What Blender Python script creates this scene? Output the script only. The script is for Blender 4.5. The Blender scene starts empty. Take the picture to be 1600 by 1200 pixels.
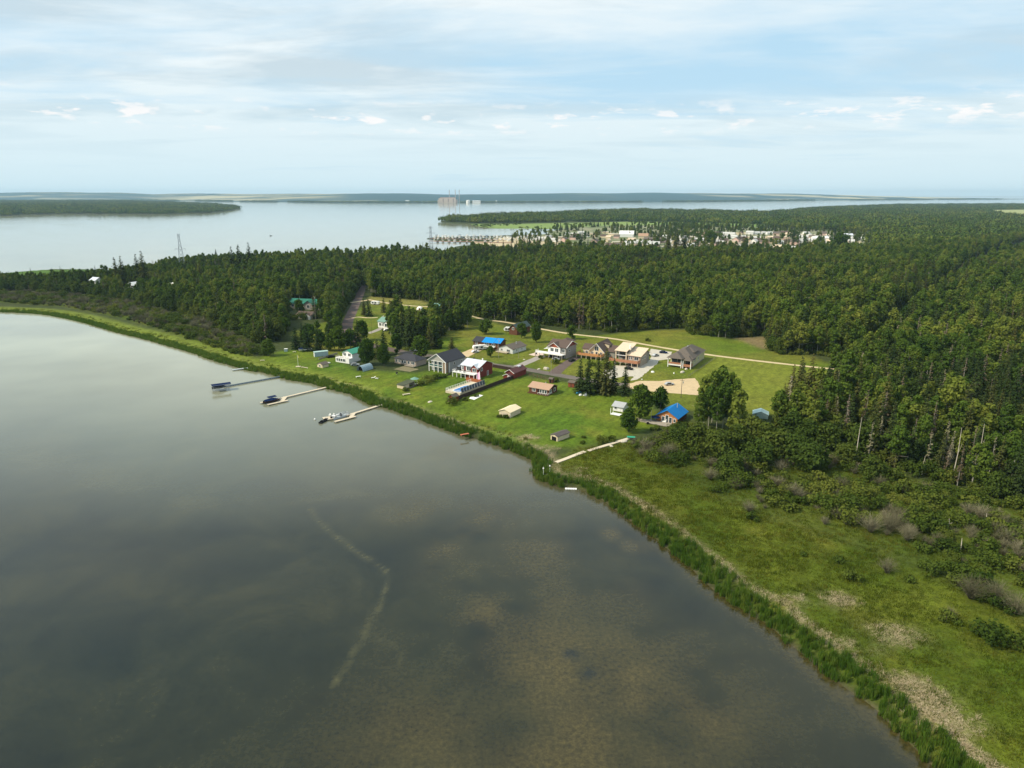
import bpy, bmesh, math, random
import numpy as np
from mathutils import Vector, Matrix, noise
R = math.radians
sc = bpy.context.scene
COL = sc.collection
rng = np.random.default_rng(7)
random.seed(7)

# ---------------------------------------------------------------- camera
F = 1067.0
PITCH = math.atan(296/1067)
H = 90.0
cam_d = bpy.data.cameras.new('camera')
cam = bpy.data.objects.new('camera', cam_d)
COL.objects.link(cam)
cam.location = (0, 0, H)
cam.rotation_euler = (math.pi/2 - PITCH, 0, 0)
cam_d.sensor_width = 36
cam_d.lens = F/1600*36
cam_d.clip_start = 1
cam_d.clip_end = 60000
sc.camera = cam

# ---------------------------------------------------------------- light
SUN_EL, SUN_AZ = 44, 258      # azimuth: clockwise from +Y (the view direction)
az = R(SUN_AZ)
sd_ = Vector((math.sin(az)*math.cos(R(SUN_EL)), math.cos(az)*math.cos(R(SUN_EL)), math.sin(R(SUN_EL))))
sun_d = bpy.data.lights.new('sun', 'SUN')
sun_d.energy = 4.6
sun_d.angle = R(7)
sun_d.color = (1.0, .89, .70)
sun = bpy.data.objects.new('sun', sun_d)
sun.rotation_euler = (-sd_).to_track_quat('-Z', 'Y').to_euler()
COL.objects.link(sun)

world = bpy.data.worlds.new('World')
sc.world = world
world.use_nodes = True
wt = world.node_tree
for n in list(wt.nodes): wt.nodes.remove(n)


class NT:
    """small node tree helper"""
    def __init__(s, tree): s.t = tree
    def n(s, typ, **kw):
        nd = s.t.nodes.new(typ)
        ins = kw.pop('ins', {})
        for k, v in kw.items(): setattr(nd, k, v)
        for k, v in ins.items():
            if isinstance(v, bpy.types.NodeSocket): s.t.links.new(v, nd.inputs[k])
            elif hasattr(v, 'outputs'): s.t.links.new(v.outputs[0], nd.inputs[k])
            else: nd.inputs[k].default_value = v
        return nd
    def m(s, op, a, b=0.0, c=None, clamp=False):
        ins = {0: a, 1: b}
        if c is not None: ins[2] = c
        return s.n('ShaderNodeMath', operation=op, use_clamp=clamp, ins=ins).outputs[0]
    def noise(s, vec, scale, detail=4, rough=.55, dist=0):
        return s.n('ShaderNodeTexNoise', ins={'Vector': vec, 'Scale': scale, 'Detail': detail, 'Roughness': rough, 'Distortion': dist}).outputs[0]
    def ramp(s, fac, stops):
        r = s.n('ShaderNodeValToRGB', ins={0: fac})
        el = r.color_ramp.elements
        while len(el) < len(stops): el.new(.5)
        for e, (p, c) in zip(el, stops):
            e.position = p
            e.color = (c, c, c, 1) if isinstance(c, (int, float)) else (*c, 1)
        return r.outputs[0]
    def mix(s, fac, a, b, blend='MIX'):
        nd = s.n('ShaderNodeMix', data_type='RGBA', blend_type=blend)
        for i, v in ((0, fac), (6, a), (7, b)):
            if isinstance(v, bpy.types.NodeSocket): s.t.links.new(v, nd.inputs[i])
            else: nd.inputs[i].default_value = (*v, 1) if isinstance(v, tuple) and len(v) == 3 else v
        return nd.outputs[2]
    def map(s, v, a, b, c, d):
        return s.n('ShaderNodeMapRange', ins={0: v, 1: a, 2: b, 3: c, 4: d}).outputs[0]


W = NT(wt)
sky = W.n('ShaderNodeTexSky', sky_type='NISHITA', sun_disc=False)
sky.sun_elevation = R(SUN_EL); sky.sun_rotation = R(SUN_AZ)
sky.altitude = 700; sky.air_density = 1.2; sky.dust_density = 2.0
tc = W.n('ShaderNodeTexCoord').outputs['Generated']
sep = W.n('ShaderNodeSeparateXYZ', ins={0: tc})
dz = W.m('ADD', W.m('MAXIMUM', sep.outputs[2], 0.0), 0.055)
cx = W.m('DIVIDE', sep.outputs[0], dz); cy = W.m('DIVIDE', sep.outputs[1], dz)
cv = W.n('ShaderNodeCombineXYZ', ins={0: W.m('MULTIPLY', cx, .55), 1: cy, 2: 0.0}).outputs[0]
veil = W.noise(cv, .42, 7, .58, .4)
veil2 = W.noise(W.n('ShaderNodeVectorMath', operation='ADD', ins={0: cv, 1: (13.1, 4.7, 2)}).outputs[0], 1.05, 6, .6, .6)
cover = W.map(W.m('ADD', W.m('MULTIPLY', veil, .65), W.m('MULTIPLY', veil2, .35)), .37, .55, 0, 1)
# thinner veil to the right of the view, where blue shows
gap = W.map(W.n('ShaderNodeVectorMath', operation='DISTANCE', ins={0: W.n('ShaderNodeCombineXYZ', ins={0: cx, 1: cy, 2: 0.0}).outputs[0], 1: (1.15, 4.9, 0)}).outputs[1], .2, 2.0, .6, 0)
cover = W.m('SUBTRACT', cover, gap, clamp=True)
smudge = W.noise(W.n('ShaderNodeVectorMath', operation='ADD', ins={0: cv, 1: (3.3, 40.7, 5)}).outputs[0], .85, 7, .6, .5)
smudge = W.map(smudge, .46, .62, 0, 1)
hz = W.map(sep.outputs[2], 0.0, .14, 1, 0)          # low sky: an even pale band
cover = W.m('ADD', cover, W.m('MULTIPLY', hz, .9), clamp=True)
CW = (8.3, 9.0, 9.2); CG = (5.3, 6.5, 7.2); CB = (4.9, 7.3, 9.0)
cloud = W.mix(W.m('MULTIPLY', smudge, W.map(sep.outputs[2], .03, .10, .15, .85)), CW, CG)
low = W.mix(W.map(sep.outputs[2], 0.0, .16, 1, 0), cloud, (6.4, 8.1, 8.7))
bluev = W.mix(.12, CB, sky.outputs[0])
skyc = W.mix(W.m('MULTIPLY', cover, .93), bluev, low)
# small bright cumulus tops low over the right of the lake
cu = W.noise(W.n('ShaderNodeVectorMath', operation='MULTIPLY', ins={0: tc, 1: (9, 9, 34)}).outputs[0], 2.2, 6, .6)
band = W.m('MULTIPLY', W.map(sep.outputs[2], .075, .092, 0, 1), W.map(sep.outputs[2], .098, .125, 1, 0))
cu = W.m('MULTIPLY', W.map(cu, .55, .63, 0, 1), band)
skyc = W.mix(W.m('MULTIPLY', cu, .85), skyc, (9.6, 9.4, 9.3))
skyc = W.mix(W.map(sep.outputs[2], -.02, 0, 1, 0), skyc, (3.0, 3.6, 3.6))
bg = W.n('ShaderNodeBackground', ins={0: skyc, 1: 0.096})
W.n('ShaderNodeOutputWorld', ins={0: bg})

sc.view_settings.view_transform = 'Standard'
sc.view_settings.look = 'None'
sc.view_settings.exposure = 0.17
sc.view_settings.gamma = 1.0
sc.view_settings.use_curve_mapping = False
sc.cycles.max_bounces = 5
sc.cycles.diffuse_bounces = 2
sc.cycles.glossy_bounces = 2
sc.cycles.transmission_bounces = 2
sc.cycles.volume_bounces = 0
sc.cycles.transparent_max_bounces = 4
sc.cycles.caustics_reflective = False
sc.cycles.caustics_refractive = False

# ---------------------------------------------------------------- survey: photo position -> ground position
def P(px, py, z=1.5):
    Y = (py-600)/F; X = (px-800)/F
    t = (H-z)/(math.sin(PITCH)+Y*math.cos(PITCH))
    return (t*X, t*(math.cos(PITCH)-Y*math.sin(PITCH)))
def PL(pts, z=1.5): return np.array([P(x, y, z) for x, y in pts])

# ---------------------------------------------------------------- materials
MATS = {}
def mat(name, col, rough=.75, var=.12, vs=.6, metal=0, spec=.15, bump=0, bs=8, stripes=None):
    if name in MATS: return MATS[name]
    m = bpy.data.materials.new(name); m.use_nodes = True; MATS[name] = m
    t = NT(m.node_tree); b = m.node_tree.nodes['Principled BSDF']
    pos = t.n('ShaderNodeTexCoord').outputs['Object']
    f = t.noise(pos, vs, 5, .6)
    f = t.map(f, .25, .75, 1-var, 1+var)
    c = t.mix(1.0, (*col, 1), t.n('ShaderNodeCombineColor', ins={0: f, 1: f, 2: f}).outputs[0], 'MULTIPLY')
    if stripes:
        ax, per, dark = stripes
        s = t.n('ShaderNodeSeparateXYZ', ins={0: pos}).outputs[ax]
        w = t.m('FRACT', t.m('DIVIDE', s, per))
        w = t.map(w, .0, .18, dark, 1)
        c = t.mix(1.0, c, t.n('ShaderNodeCombineColor', ins={0: w, 1: w, 2: w}).outputs[0], 'MULTIPLY')
    m.node_tree.links.new(c, b.inputs['Base Color'])
    b.inputs['Roughness'].default_value = rough
    b.inputs['Metallic'].default_value = metal
    b.inputs['Specular IOR Level'].default_value = spec
    if bump:
        bn = t.n('ShaderNodeBump', ins={'Strength': bump, 'Distance': .1, 'Height': t.noise(pos, bs, 3)})
        m.node_tree.links.new(bn.outputs[0], b.inputs['Normal'])
    return m

def foliage(name, a, b_, c_, trans=.25):
    """a..c_: dark, middle and pale leaf colours, mixed tree by tree and within a crown"""
    m = bpy.data.materials.new(name); m.use_nodes = True; MATS[name] = m
    t = NT(m.node_tree)
    out = m.node_tree.nodes['Material Output']
    m.node_tree.nodes.remove(m.node_tree.nodes['Principled BSDF'])
    oi = t.n('ShaderNodeObjectInfo')
    pos = t.n('ShaderNodeNewGeometry').outputs['Position']
    big = t.noise(oi.outputs['Location'], .012, 3, .6)
    sm = t.noise(pos, .55, 3, .6)
    f = t.m('ADD', t.m('MULTIPLY', oi.outputs['Random'], .55), t.m('ADD', t.m('MULTIPLY', t.map(big, .38, .62, 0, 1), .3), t.m('MULTIPLY', t.map(sm, .3, .7, 0, 1), .2)))
    col = t.ramp(f, [(0.1, a), (.5, b_), (.88, c_)])
    d = t.n('ShaderNodeBsdfDiffuse', ins={0: col})
    tr = t.n('ShaderNodeBsdfTranslucent', ins={0: t.mix(.5, col, tuple(min(1, x*1.6) for x in b_))})
    mx = t.n('ShaderNodeMixShader', ins={0: trans, 1: d, 2: tr})
    m.node_tree.links.new(mx.outputs[0], out.inputs[0])
    return m

ASPEN = foliage('aspen_leaf', (.032, .066, .012), (.084, .132, .020), (.175, .196, .034))
SPRUCE = foliage('spruce_needle', (.018, .036, .011), (.038, .058, .017), (.090, .088, .026), .12)
DEADN = foliage('dry_needle', (.06, .05, .03), (.11, .085, .055), (.15, .12, .09), .05)
WILLOW = foliage('willow_leaf', (.030, .054, .010), (.070, .102, .016), (.135, .152, .028))
POPLAR = foliage('garden_leaf', (.034, .068, .010), (.054, .096, .013), (.090, .130, .018))
TWIG = foliage('grey_twig', (.10, .095, .055), (.17, .16, .095), (.27, .245, .16), .0)
BARKP = mat('pale_bark', (.36, .34, .29), .8, .3, .8)
BARKD = mat('dark_bark', (.09, .075, .06), .9, .25, .8)
REED = foliage('reed_blade', (.045, .098, .012), (.082, .145, .018), (.160, .195, .032), .35)
STRAW = foliage('straw_blade', (.26, .22, .13), (.40, .33, .20), (.55, .47, .32), .2)
GRASS = foliage('meadow_blade', (.044, .074, .006), (.080, .102, .009), (.15, .130, .020), .3)
OSIER = foliage('olive_leaf', (.030, .056, .012), (.060, .092, .017), (.12, .135, .026))

# ---------------------------------------------------------------- mesh helpers
class MB:
    def __init__(s): s.v = []; s.f = []; s.mi = []
    def add(s, vs, fs, mi=0):
        o = len(s.v); s.v += [tuple(p) for p in vs]; s.f += [tuple(i+o for i in f) for f in fs]; s.mi += [mi]*len(fs); return s
    def box(s, x0, y0, z0, x1, y1, z1, mi=0):
        vs = [(x, y, z) for z in (z0, z1) for x, y in ((x0, y0), (x1, y0), (x1, y1), (x0, y1))]
        return s.add(vs, [(3, 2, 1, 0), (4, 5, 6, 7), (0, 1, 5, 4), (1, 2, 6, 5), (2, 3, 7, 6), (3, 0, 4, 7)], mi)
    def prism(s, pts, z0, z1, mi=0):
        n = len(pts)
        vs = [(x, y, z0) for x, y in pts]+[(x, y, z1) for x, y in pts]
        fs = [tuple(range(n))[::-1], tuple(range(n, 2*n))]+[(i, (i+1) % n, n+(i+1) % n, n+i) for i in range(n)]
        return s.add(vs, fs, mi)
    def slab(s, q, t=.15, mi=0):
        """quad or triangle q thickened downwards"""
        n = len(q); vs = list(q)+[(x, y, z-t) for x, y, z in q]
        return s.add(vs, [tuple(range(n)), tuple(range(2*n-1, n-1, -1))]+[(i, n+i, n+(i+1) % n, (i+1) % n) for i in range(n)], mi)
    def tube(s, a, b, r0, r1=None, n=6, mi=0):
        r1 = r0 if r1 is None else r1
        a = Vector(a); b = Vector(b); d = (b-a).normalized()
        u = d.orthogonal().normalized(); w = d.cross(u)
        vs = []
        for c, r in ((a, r0), (b, r1)):
            for i in range(n):
                t = 2*math.pi*i/n; vs.append(c+u*(r*math.cos(t))+w*(r*math.sin(t)))
        fs = [(i, (i+1) % n, n+(i+1) % n, n+i) for i in range(n)]+[tuple(range(n))[::-1], tuple(range(n, 2*n))]
        return s.add(vs, fs, mi)
    def beam(s, a, b, w=.1, mi=0): return s.tube(a, b, w*.62, None, 4, mi)
    def mesh(s, name, *ms):
        me = bpy.data.meshes.new(name); me.from_pydata(s.v, [], s.f)
        for m in ms: me.materials.append(m)
        if len(ms) > 1: me.polygons.foreach_set('material_index', s.mi)
        me.update(); return me
    def build(s, name, m, parent=None, loc=None, rz=0):
        ms = m if isinstance(m, (list, tuple)) else [m]
        return link(name, s.mesh(name, *ms), parent, loc, rz)

def link(name, me, parent=None, loc=None, rz=0):
    o = bpy.data.objects.new(name, me); COL.objects.link(o)
    if parent: o.parent = parent
    if loc is not None: o.location = loc if len(loc) == 3 else (*loc, 1.5)
    if rz: o.rotation_euler = (0, 0, rz)
    return o
def thing(name, label, cat, loc, rz=0, group=None):
    return tag(link(name, None, None, loc, rz), label, cat, group)
def tag(o, label=None, cat=None, group=None, kind=None):
    if label: o['label'] = label
    if cat: o['category'] = cat
    if group: o['group'] = group
    if kind: o['kind'] = kind
    return o
def copy_tree(o, parent=None):
    c = o.copy(); COL.objects.link(c); c.parent = parent
    for ch in o.children: copy_tree(ch, c)
    return c
def npmesh(name, V, Fq, ms, mi=None):
    """V (n,3); Fq (m,4) quads"""
    me = bpy.data.meshes.new(name)
    V = np.asarray(V, np.float32); Fq = np.asarray(Fq, np.int32)
    me.vertices.add(len(V)); me.vertices.foreach_set('co', V.ravel())
    k = Fq.shape[1]
    me.loops.add(Fq.size); me.loops.foreach_set('vertex_index', Fq.ravel())
    me.polygons.add(len(Fq)); me.polygons.foreach_set('loop_start', np.arange(0, Fq.size, k, dtype=np.int32))
    me.polygons.foreach_set('loop_total', np.full(len(Fq), k, np.int32))
    for m in ms: me.materials.append(m)
    if mi is not None: me.polygons.foreach_set('material_index', np.asarray(mi, np.int32))
    me.update(calc_edges=True); me.validate()
    return me
def join_mesh(name, meshes):
    """several meshes (own materials) as one"""
    V = []; Fs = []; mi = []; ms = []; o = 0
    for me in meshes:
        base = len(ms); ms += list(me.materials)
        V += [tuple(v.co) for v in me.vertices]
        for p in me.polygons: Fs.append(tuple(i+o for i in p.vertices)); mi.append(base+p.material_index)
        o += len(me.vertices)
    out = bpy.data.meshes.new(name); out.from_pydata(V, [], Fs)
    for m in ms: out.materials.append(m)
    out.polygons.foreach_set('material_index', mi); out.update()
    return out

# ---------------------------------------------------------------- polygon tools
def sdf(poly, X, Y):
    """signed distance, inside positive"""
    x = X.ravel(); y = Y.ravel()
    d = np.full(x.shape, 1e12); ins = np.zeros(x.shape, bool)
    n = len(poly)
    for i in range(n):
        ax, ay = poly[i]; bx, by = poly[(i+1) % n]
        dx, dy = bx-ax, by-ay; L = dx*dx+dy*dy+1e-12
        t = np.clip(((x-ax)*dx+(y-ay)*dy)/L, 0, 1)
        d = np.minimum(d, (x-ax-t*dx)**2+(y-ay-t*dy)**2)
        if ay != by:
            c = ((ay > y) != (by > y)) & (x < (bx-ax)*(y-ay)/(by-ay)+ax)
            ins ^= c
    d = np.sqrt(d)
    return np.where(ins, d, -d).reshape(X.shape)
def pdist(line, X, Y):
    d = np.full(X.shape, 1e12)
    for (ax, ay), (bx, by) in zip(line[:-1], line[1:]):
        dx, dy = bx-ax, by-ay; L = dx*dx+dy*dy+1e-12
        t = np.clip(((X-ax)*dx+(Y-ay)*dy)/L, 0, 1)
        d = np.minimum(d, (X-ax-t*dx)**2+(Y-ay-t*dy)**2)
    return np.sqrt(d)
_perm = rng.random((4, 256, 256))
def vnoise(X, Y, scale, k=0, oct=3):
    out = 0; amp = 1; tot = 0
    for o in range(oct):
        x = X*scale*2**o+17.3*k+100; y = Y*scale*2**o+31.7*k+100
        xi = np.floor(x).astype(int); yi = np.floor(y).astype(int); fx = x-xi; fy = y-yi
        fx = fx*fx*(3-2*fx); fy = fy*fy*(3-2*fy)
        g = _perm[(k+o) % 4]
        a = g[xi % 256, yi % 256]; b = g[(xi+1) % 256, yi % 256]; c = g[xi % 256, (yi+1) % 256]; d = g[(xi+1) % 256, (yi+1) % 256]
        out = out+amp*((a*(1-fx)+b*fx)*(1-fy)+(c*(1-fx)+d*fx)*fy); tot += amp; amp *= .5
    return out/tot
def smooth(poly, it=2):
    """Chaikin, open line"""
    p = np.array(poly, float)
    for _ in range(it):
        q = [p[0]]
        for a, b in zip(p[:-1], p[1:]): q += [a*.75+b*.25, a*.25+b*.75]
        q.append(p[-1]); p = np.array(q)
    return p
# ================================================================ SETTING
SHORE_PX = [(-500,462),(-200,478),(0,488),(60,490),(110,499),(140,507),(190,522),(220,528),(260,540),(300,551),(330,563),(362,571),(385,579),(410,582),(430,587),(455,595),(481,597),(513,608),(550,616),(564,625),(577,633),(600,637),(625,645),(650,654),(700,673),(720,681),(745,686),(790,701),(815,712),(835,721),(832,733),(833,745),(850,755),(878,763),(907,764),(940,780),(975,807),(1017,835),(1050,865),(1075,882),(1100,910),(1135,937),(1200,975),(1237,1010),(1275,1037),(1312,1070),(1350,1094),(1375,1114),(1392,1134),(1440,1180),(1500,1240)]
shore = smooth(PL(SHORE_PX, 0), 2)
BACK_PX = [(1700,319.5),(1600,319.7),(1400,320.5),(1300,324.5),(1235,327.5),(1245,330),(1200,332.5),(1100,330.5),(1000,328.5),(900,332),(800,336),(720,341),(687,345),(690,347.5),(712,350),(732,350),(742,353),(767,357),(800,357),(860,357.5),(880,358),(862,361),(845,360),(858,364),(850,366.5),(800,368),(745,369.5),(668,371.5),(667,374),(700,377.5),(740,379),(752,382),(712,385),(700,392),(705,397),(680,403),(600,403),(520,402),(420,403),(330,405),(250,412),(200,418),(170,424),(140,421.5),(90,421),(40,424.5),(0,428),(-200,436),(-500,440)]
landA = np.vstack([shore, [(200, -60), (6000, -60), (9000, 4500)], PL(BACK_PX, 0)])
landB = PL([(378,326),(366,323),(330,320),(250,317),(100,316),(-300,315),(-900,320),(-600,345),(0,337.5),(60,335),(120,334),(250,335.3),(340,332)], 0)
FAR_PX = [(-2600,316),(-800,314.5),(0,314),(230,313.6),(400,315.6),(520,317),(700,317.2),(900,316.7),(1100,315.4),(1300,313.2),(1500,311.8),(1700,311),(3000,311)]
farl = PL(FAR_PX, 0)
landC = np.vstack([farl, [(60000, 60000), (-60000, 60000)]])

def land_sd(X, Y):
    return np.maximum(np.maximum(sdf(landA, X, Y), sdf(landB, X, Y)), sdf(landC, X, Y))
def gz_sd(sd): return np.where(sd > 0, np.minimum(1.5, sd*.22), np.maximum(-3.0, sd*.25))
def gz(x, y):
    if 60 < y < 1100:
        return float(gz_sd(sdf(landA, np.array([x]), np.array([y])))[0])
    return 1.5

# wooded and open areas, as ground outlines
F_LEFT = PL([(-500,450),(-200,451),(0,454),(100,458),(200,471),(300,494),(350,512),(395,535),(432,536),(445,515),(447,500),(470,500),(505,497),(528,505),(538,480),(552,464),(560,454),(567,415),(567,404),(420,405),(300,408),(252,416),(205,424),(170,430),(130,433),(50,437),(0,438),(-200,441),(-500,444)])
F_MAIN = PL([(569,448),(575,455),(582,463),(600,465),(660,469),(700,478),(749,497),(800,503),(851,508),(889,513),(920,515),(959,521),(996,515),(1027,514),(1072,512),(1077,523),(1140,528),(1196,525),(1202,545),(1224,556),(1260,554),(1320,560),(1338,556),(1397,498),(1488,429),(1520,403),(1620,370),(1500,388),(1360,393),(1300,397),(1200,402),(1100,403),(1000,403),(900,403),(830,398),(760,400),(700,404),(568,405)])
F_RIGHT = PL([(1305,588),(1330,572),(1350,562),(1409,506),(1506,432),(1560,405),(1720,385),(2100,400),(2400,480),(2600,700),(2300,900),(1900,830),(1600,790),(1500,762),(1400,737),(1300,703),(1235,690),(1205,668),(1235,640),(1290,612)])
SHRUB_A = PL([(1065,655),(1110,668),(1200,672),(1235,692),(1300,706),(1400,742),(1500,768),(1600,795),(1800,850),(1900,980),(1600,965),(1560,960),(1480,905),(1400,872),(1300,838),(1200,805),(1110,765),(1060,735),(1000,712),(985,690),(1030,690)])
SHRUB_B = PL([(-300,460),(0,472),(100,479),(180,495),(260,517),(330,541),(385,560),(402,546),(350,514),(300,496),(200,473),(100,459),(0,455)])
TOWN = PL([(800,372),(880,356),(960,352),(1100,352),(1250,358),(1370,366),(1380,385),(1300,394),(1100,398),(900,399),(800,392)])
MARSH = PL([(735,350),(800,350),(1000,346),(1190,349),(1185,360),(1000,360),(880,362),(800,358),(745,354)])
FARW = [PL([(690,343),(800,337),(900,333),(1000,329.5),(1100,332),(1200,334),(1235,329.5),(1300,325.5),(1400,321.5),(1600,320.5),(1900,320.5),(1900,395),(1620,372),(1500,388),(1370,389),(1372,362),(1250,357),(1190,351),(1000,345.5),(800,348),(735,348.5),(692,346.5)])]
FIELD_FAR = [PL([(1545,328),(1640,327),(1700,334),(1600,342),(1548,334)]), PL([(1420,334),(1440,333),(1438,340),(1421,339)]), PL([(1458,336),(1560,336),(1545,339),(1460,339)])]
CUTLINE = PL([(1344,560),(1403,502),(1497,430)])

# the open ground: lawns, meadow, yellow grass
LAWN = PL([(410,556),(440,548),(480,545),(520,556),(560,580),(600,580),(650,583),(760,560),(830,590),(900,600),(985,612),(1010,625),(1040,660),(1000,676),(900,700),(850,700),(800,690),(700,655),(620,630),(540,600),(470,580),(420,574),(400,566)])
YARD = PL([(450,520),(520,500),(590,470),(700,480),(790,510),(930,525),(1000,517),(1070,515),(1140,531),(1200,530),(1300,570),(1260,620),(1215,650),(1060,640),(1000,610),(800,570),(650,545),(520,560)])
FIELD = PL([(1090,560),(1110,556),(1300,580),(1290,612),(1235,645),(1150,640),(1075,600),(1080,585)])
DRYF = PL([(575,463),(660,470),(672,476),(640,476),(580,471)])
BANK = PL([(1150,528),(1196,526),(1202,546),(1190,545),(1165,535)])
MEADOW = PL([(900,700),(1000,690),(1060,735),(1110,765),(1200,805),(1300,838),(1400,872),(1480,905),(1600,965),(1900,1000),(1900,1300),(1450,1180),(1300,1040),(1200,960),(1100,880),(1000,800),(930,760),(860,730)])

# fan of ground vertices, finer near the camera
def geo(a, b, r):
    o = [a]
    while o[-1] < b: o.append(o[-1]*r)
    return o
ys = geo(60, 1300, 1.0085); ys += geo(ys[-1]*1.012, 6500, 1.013); ys += geo(ys[-1]*1.01, 14500, 1.012)
ys = np.array(ys)-30
ss = np.linspace(-1.35, 1.35, 410)
GY, GS = np.meshgrid(ys, ss, indexing='ij'); GX = GS*(GY+60)
SD = land_sd(GX, GY)
GZ = gz_sd(SD)
# hills beyond the far shore
inl = np.maximum(sdf(landC, GX, GY), 0)
hn = vnoise(GX, GY, 1/2600, 1, 4); hn2 = vnoise(GX, GY, 1/900, 2, 3)
ux = GX/np.maximum(GY, 1)*F+800     # bearing across the view, in photo columns
prof = np.interp(ux, [-800, 0, 130, 215, 260, 330, 420, 500, 620, 700, 800, 880, 960, 1010, 1060, 1200, 1400, 1700], [150, 122, 142, 128, 96, 112, 100, 108, 120, 92, 100, 116, 118, 132, 120, 124, 122, 118])
rise = np.clip(inl/3200, 0, 1); rise = rise*rise*(3-2*rise)
hill = rise*prof*(.72+.56*hn+.12*hn2-.1)
GZ = GZ+hill*(inl > 0)
isB = sdf(landB, GX, GY)
GZ = GZ+np.clip(isB/500, 0, 1)*14*(.5+hn2)
# base colours of the ground
def fade(poly, w=2.0): return np.clip(sdf(poly, GX, GY)/w+.5, 0, 1)[..., None]
n1 = vnoise(GX, GY, 1/22, 0, 4)[..., None]; n2 = vnoise(GX, GY, 1/7, 1, 3)[..., None]; n3 = vnoise(GX, GY, 1/160, 3, 4)[..., None]
C3 = lambda r, g, b: np.array([r, g, b])[None, None, :]
mixc = lambda a, b, f: a*(1-f)+b*f
floor_c = mixc(C3(.030, .045, .012), C3(.052, .062, .02), n1)
col = np.broadcast_to(floor_c, GX.shape+(3,)).copy()
mead = mixc(mixc(C3(.050, .080, .006), C3(.088, .106, .010), np.clip(n1*2-.5, 0, 1)), C3(.135, .118, .020), np.clip((n2-.5)*2, 0, 1)*.6)
yard = mixc(C3(.085, .125, .010), C3(.135, .135, .020), np.clip(n1*2-.5, 0, 1))
lawn = mixc(C3(.064, .116, .009), C3(.104, .136, .012), np.clip(n1*1.8-.4, 0, 1))
lawn = mixc(lawn, C3(.15, .145, .022), np.clip((n2-.62)*3, 0, .5))
fieldc = mixc(C3(.115, .145, .014), C3(.15, .16, .022), n1)
for pl, c, w in ((MEADOW, mead, 8), (SHRUB_A, mixc(mead, C3(.05, .07, .015), .35), 8), (SHRUB_B, mead, 4), (YARD, yard, 5), (FIELD, fieldc, 3), (LAWN, lawn, 4), (DRYF, C3(.17, .16, .04)+0*n1, 3), (BANK, C3(.17, .13, .06)+0*n1, 5),
                 (MARSH, mixc(C3(.13, .22, .05), C3(.20, .25, .075), n3), 20), (TOWN, mixc(C3(.10, .14, .05), C3(.30, .27, .19), np.clip(n1*2-.6, 0, 1)), 20)):
    col = mixc(col, c, fade(pl, w))
for pl in FIELD_FAR: col = mixc(col, C3(.28, .30, .12)+0*n1, fade(pl, 30))
cutd = np.clip(1.5-pdist(CUTLINE, GX, GY)/7, 0, 1)[..., None]
col = mixc(col, C3(.085, .13, .014)+0*n1, cutd)
# band of grass in front of the reeds on the left, green reed flat at the back left
shoreband = (np.clip(1-np.abs(SD-9)/9, 0, 1)*(GY < 700)*(GX < -60))[..., None]
col = mixc(col, C3(.13, .165, .02)+0*n1, np.clip(shoreband*1.5, 0, 1))
backgreen = (fade(PL([(-100,434),(0,427),(60,422),(140,421),(175,424),(168,431),(130,434),(40,438)]), 6))
col = mixc(col, C3(.065, .125, .02)+0*n1, backgreen)
# far land: woods with blue haze put into their colour, pale fields, more fields on the right
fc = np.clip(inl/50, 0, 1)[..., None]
fld = np.clip((vnoise(GX*.5, GY*1.1, 1/420, 2, 3)-.44)*9, 0, 1)[..., None]
patch = np.clip((vnoise(GX, GY, 1/3000, 1, 2)-.36)*5, 0, 1)[..., None]*np.clip((inl-250)/300, 0, 1)[..., None]
low_f = np.interp(ux, [0, 240, 420, 560, 800, 1150, 1300], [.9, .8, .8, .5, .35, .5, 1])[..., None]
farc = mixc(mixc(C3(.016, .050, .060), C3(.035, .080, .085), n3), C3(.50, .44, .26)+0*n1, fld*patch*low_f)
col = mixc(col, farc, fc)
mudm = np.clip(1-np.abs(SD+.2)/1.6, 0, 1)[..., None]
col = mixc(col, C3(.075, .060, .038)+0*n1, mudm*(GY < 1100)[..., None])
# straw litter behind the reeds
straw = 1.5*np.exp(-((SD-7.3-1.5*(n2[..., 0]-.5)*2)/1.25)**2)*np.clip((n1[..., 0]-.22)*3, .0, 1)*(GY < 560)*(GX > -230)
straw *= np.clip((GX+230)/330, .12, 1)*np.clip((GX+20)/60, .55, 1)
for q, r in (((1270, 935), 4), ((1310, 937), 3.5), ((1395, 992), 4.5), ((1335, 1003), 2.8), ((1350, 1012), 2.5), ((1440, 1085), 4), ((1465, 1110), 5), ((1420, 1068), 3), ((860, 700), 3), ((915, 733), 3.5), ((825, 683), 3), ((1500, 1125), 4)):
    wx, wy = P(*q); straw = np.maximum(straw, np.exp(-(((GX-wx)/1.6)**2+((GY-wy))**2)/(.72*r)**2)*np.clip(n2[..., 0]*3.4-1.0, 0, 1.2))
STRAWF = straw

MOWN = np.maximum(fade(LAWN, 3)[..., 0], fade(FIELD, 3)[..., 0])
nr, ncol = GX.shape
V = np.stack([GX, GY, GZ], -1).reshape(-1, 3)
idx = np.arange(nr*ncol).reshape(nr, ncol)
Fq = np.stack([idx[:-1, :-1], idx[:-1, 1:], idx[1:, 1:], idx[1:, :-1]], -1).reshape(-1, 4)
# leave out the deep lake bed, it is never seen
keep = (V[:, 2][Fq] > -2.9).any(1)
Fq = Fq[keep]

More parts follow.
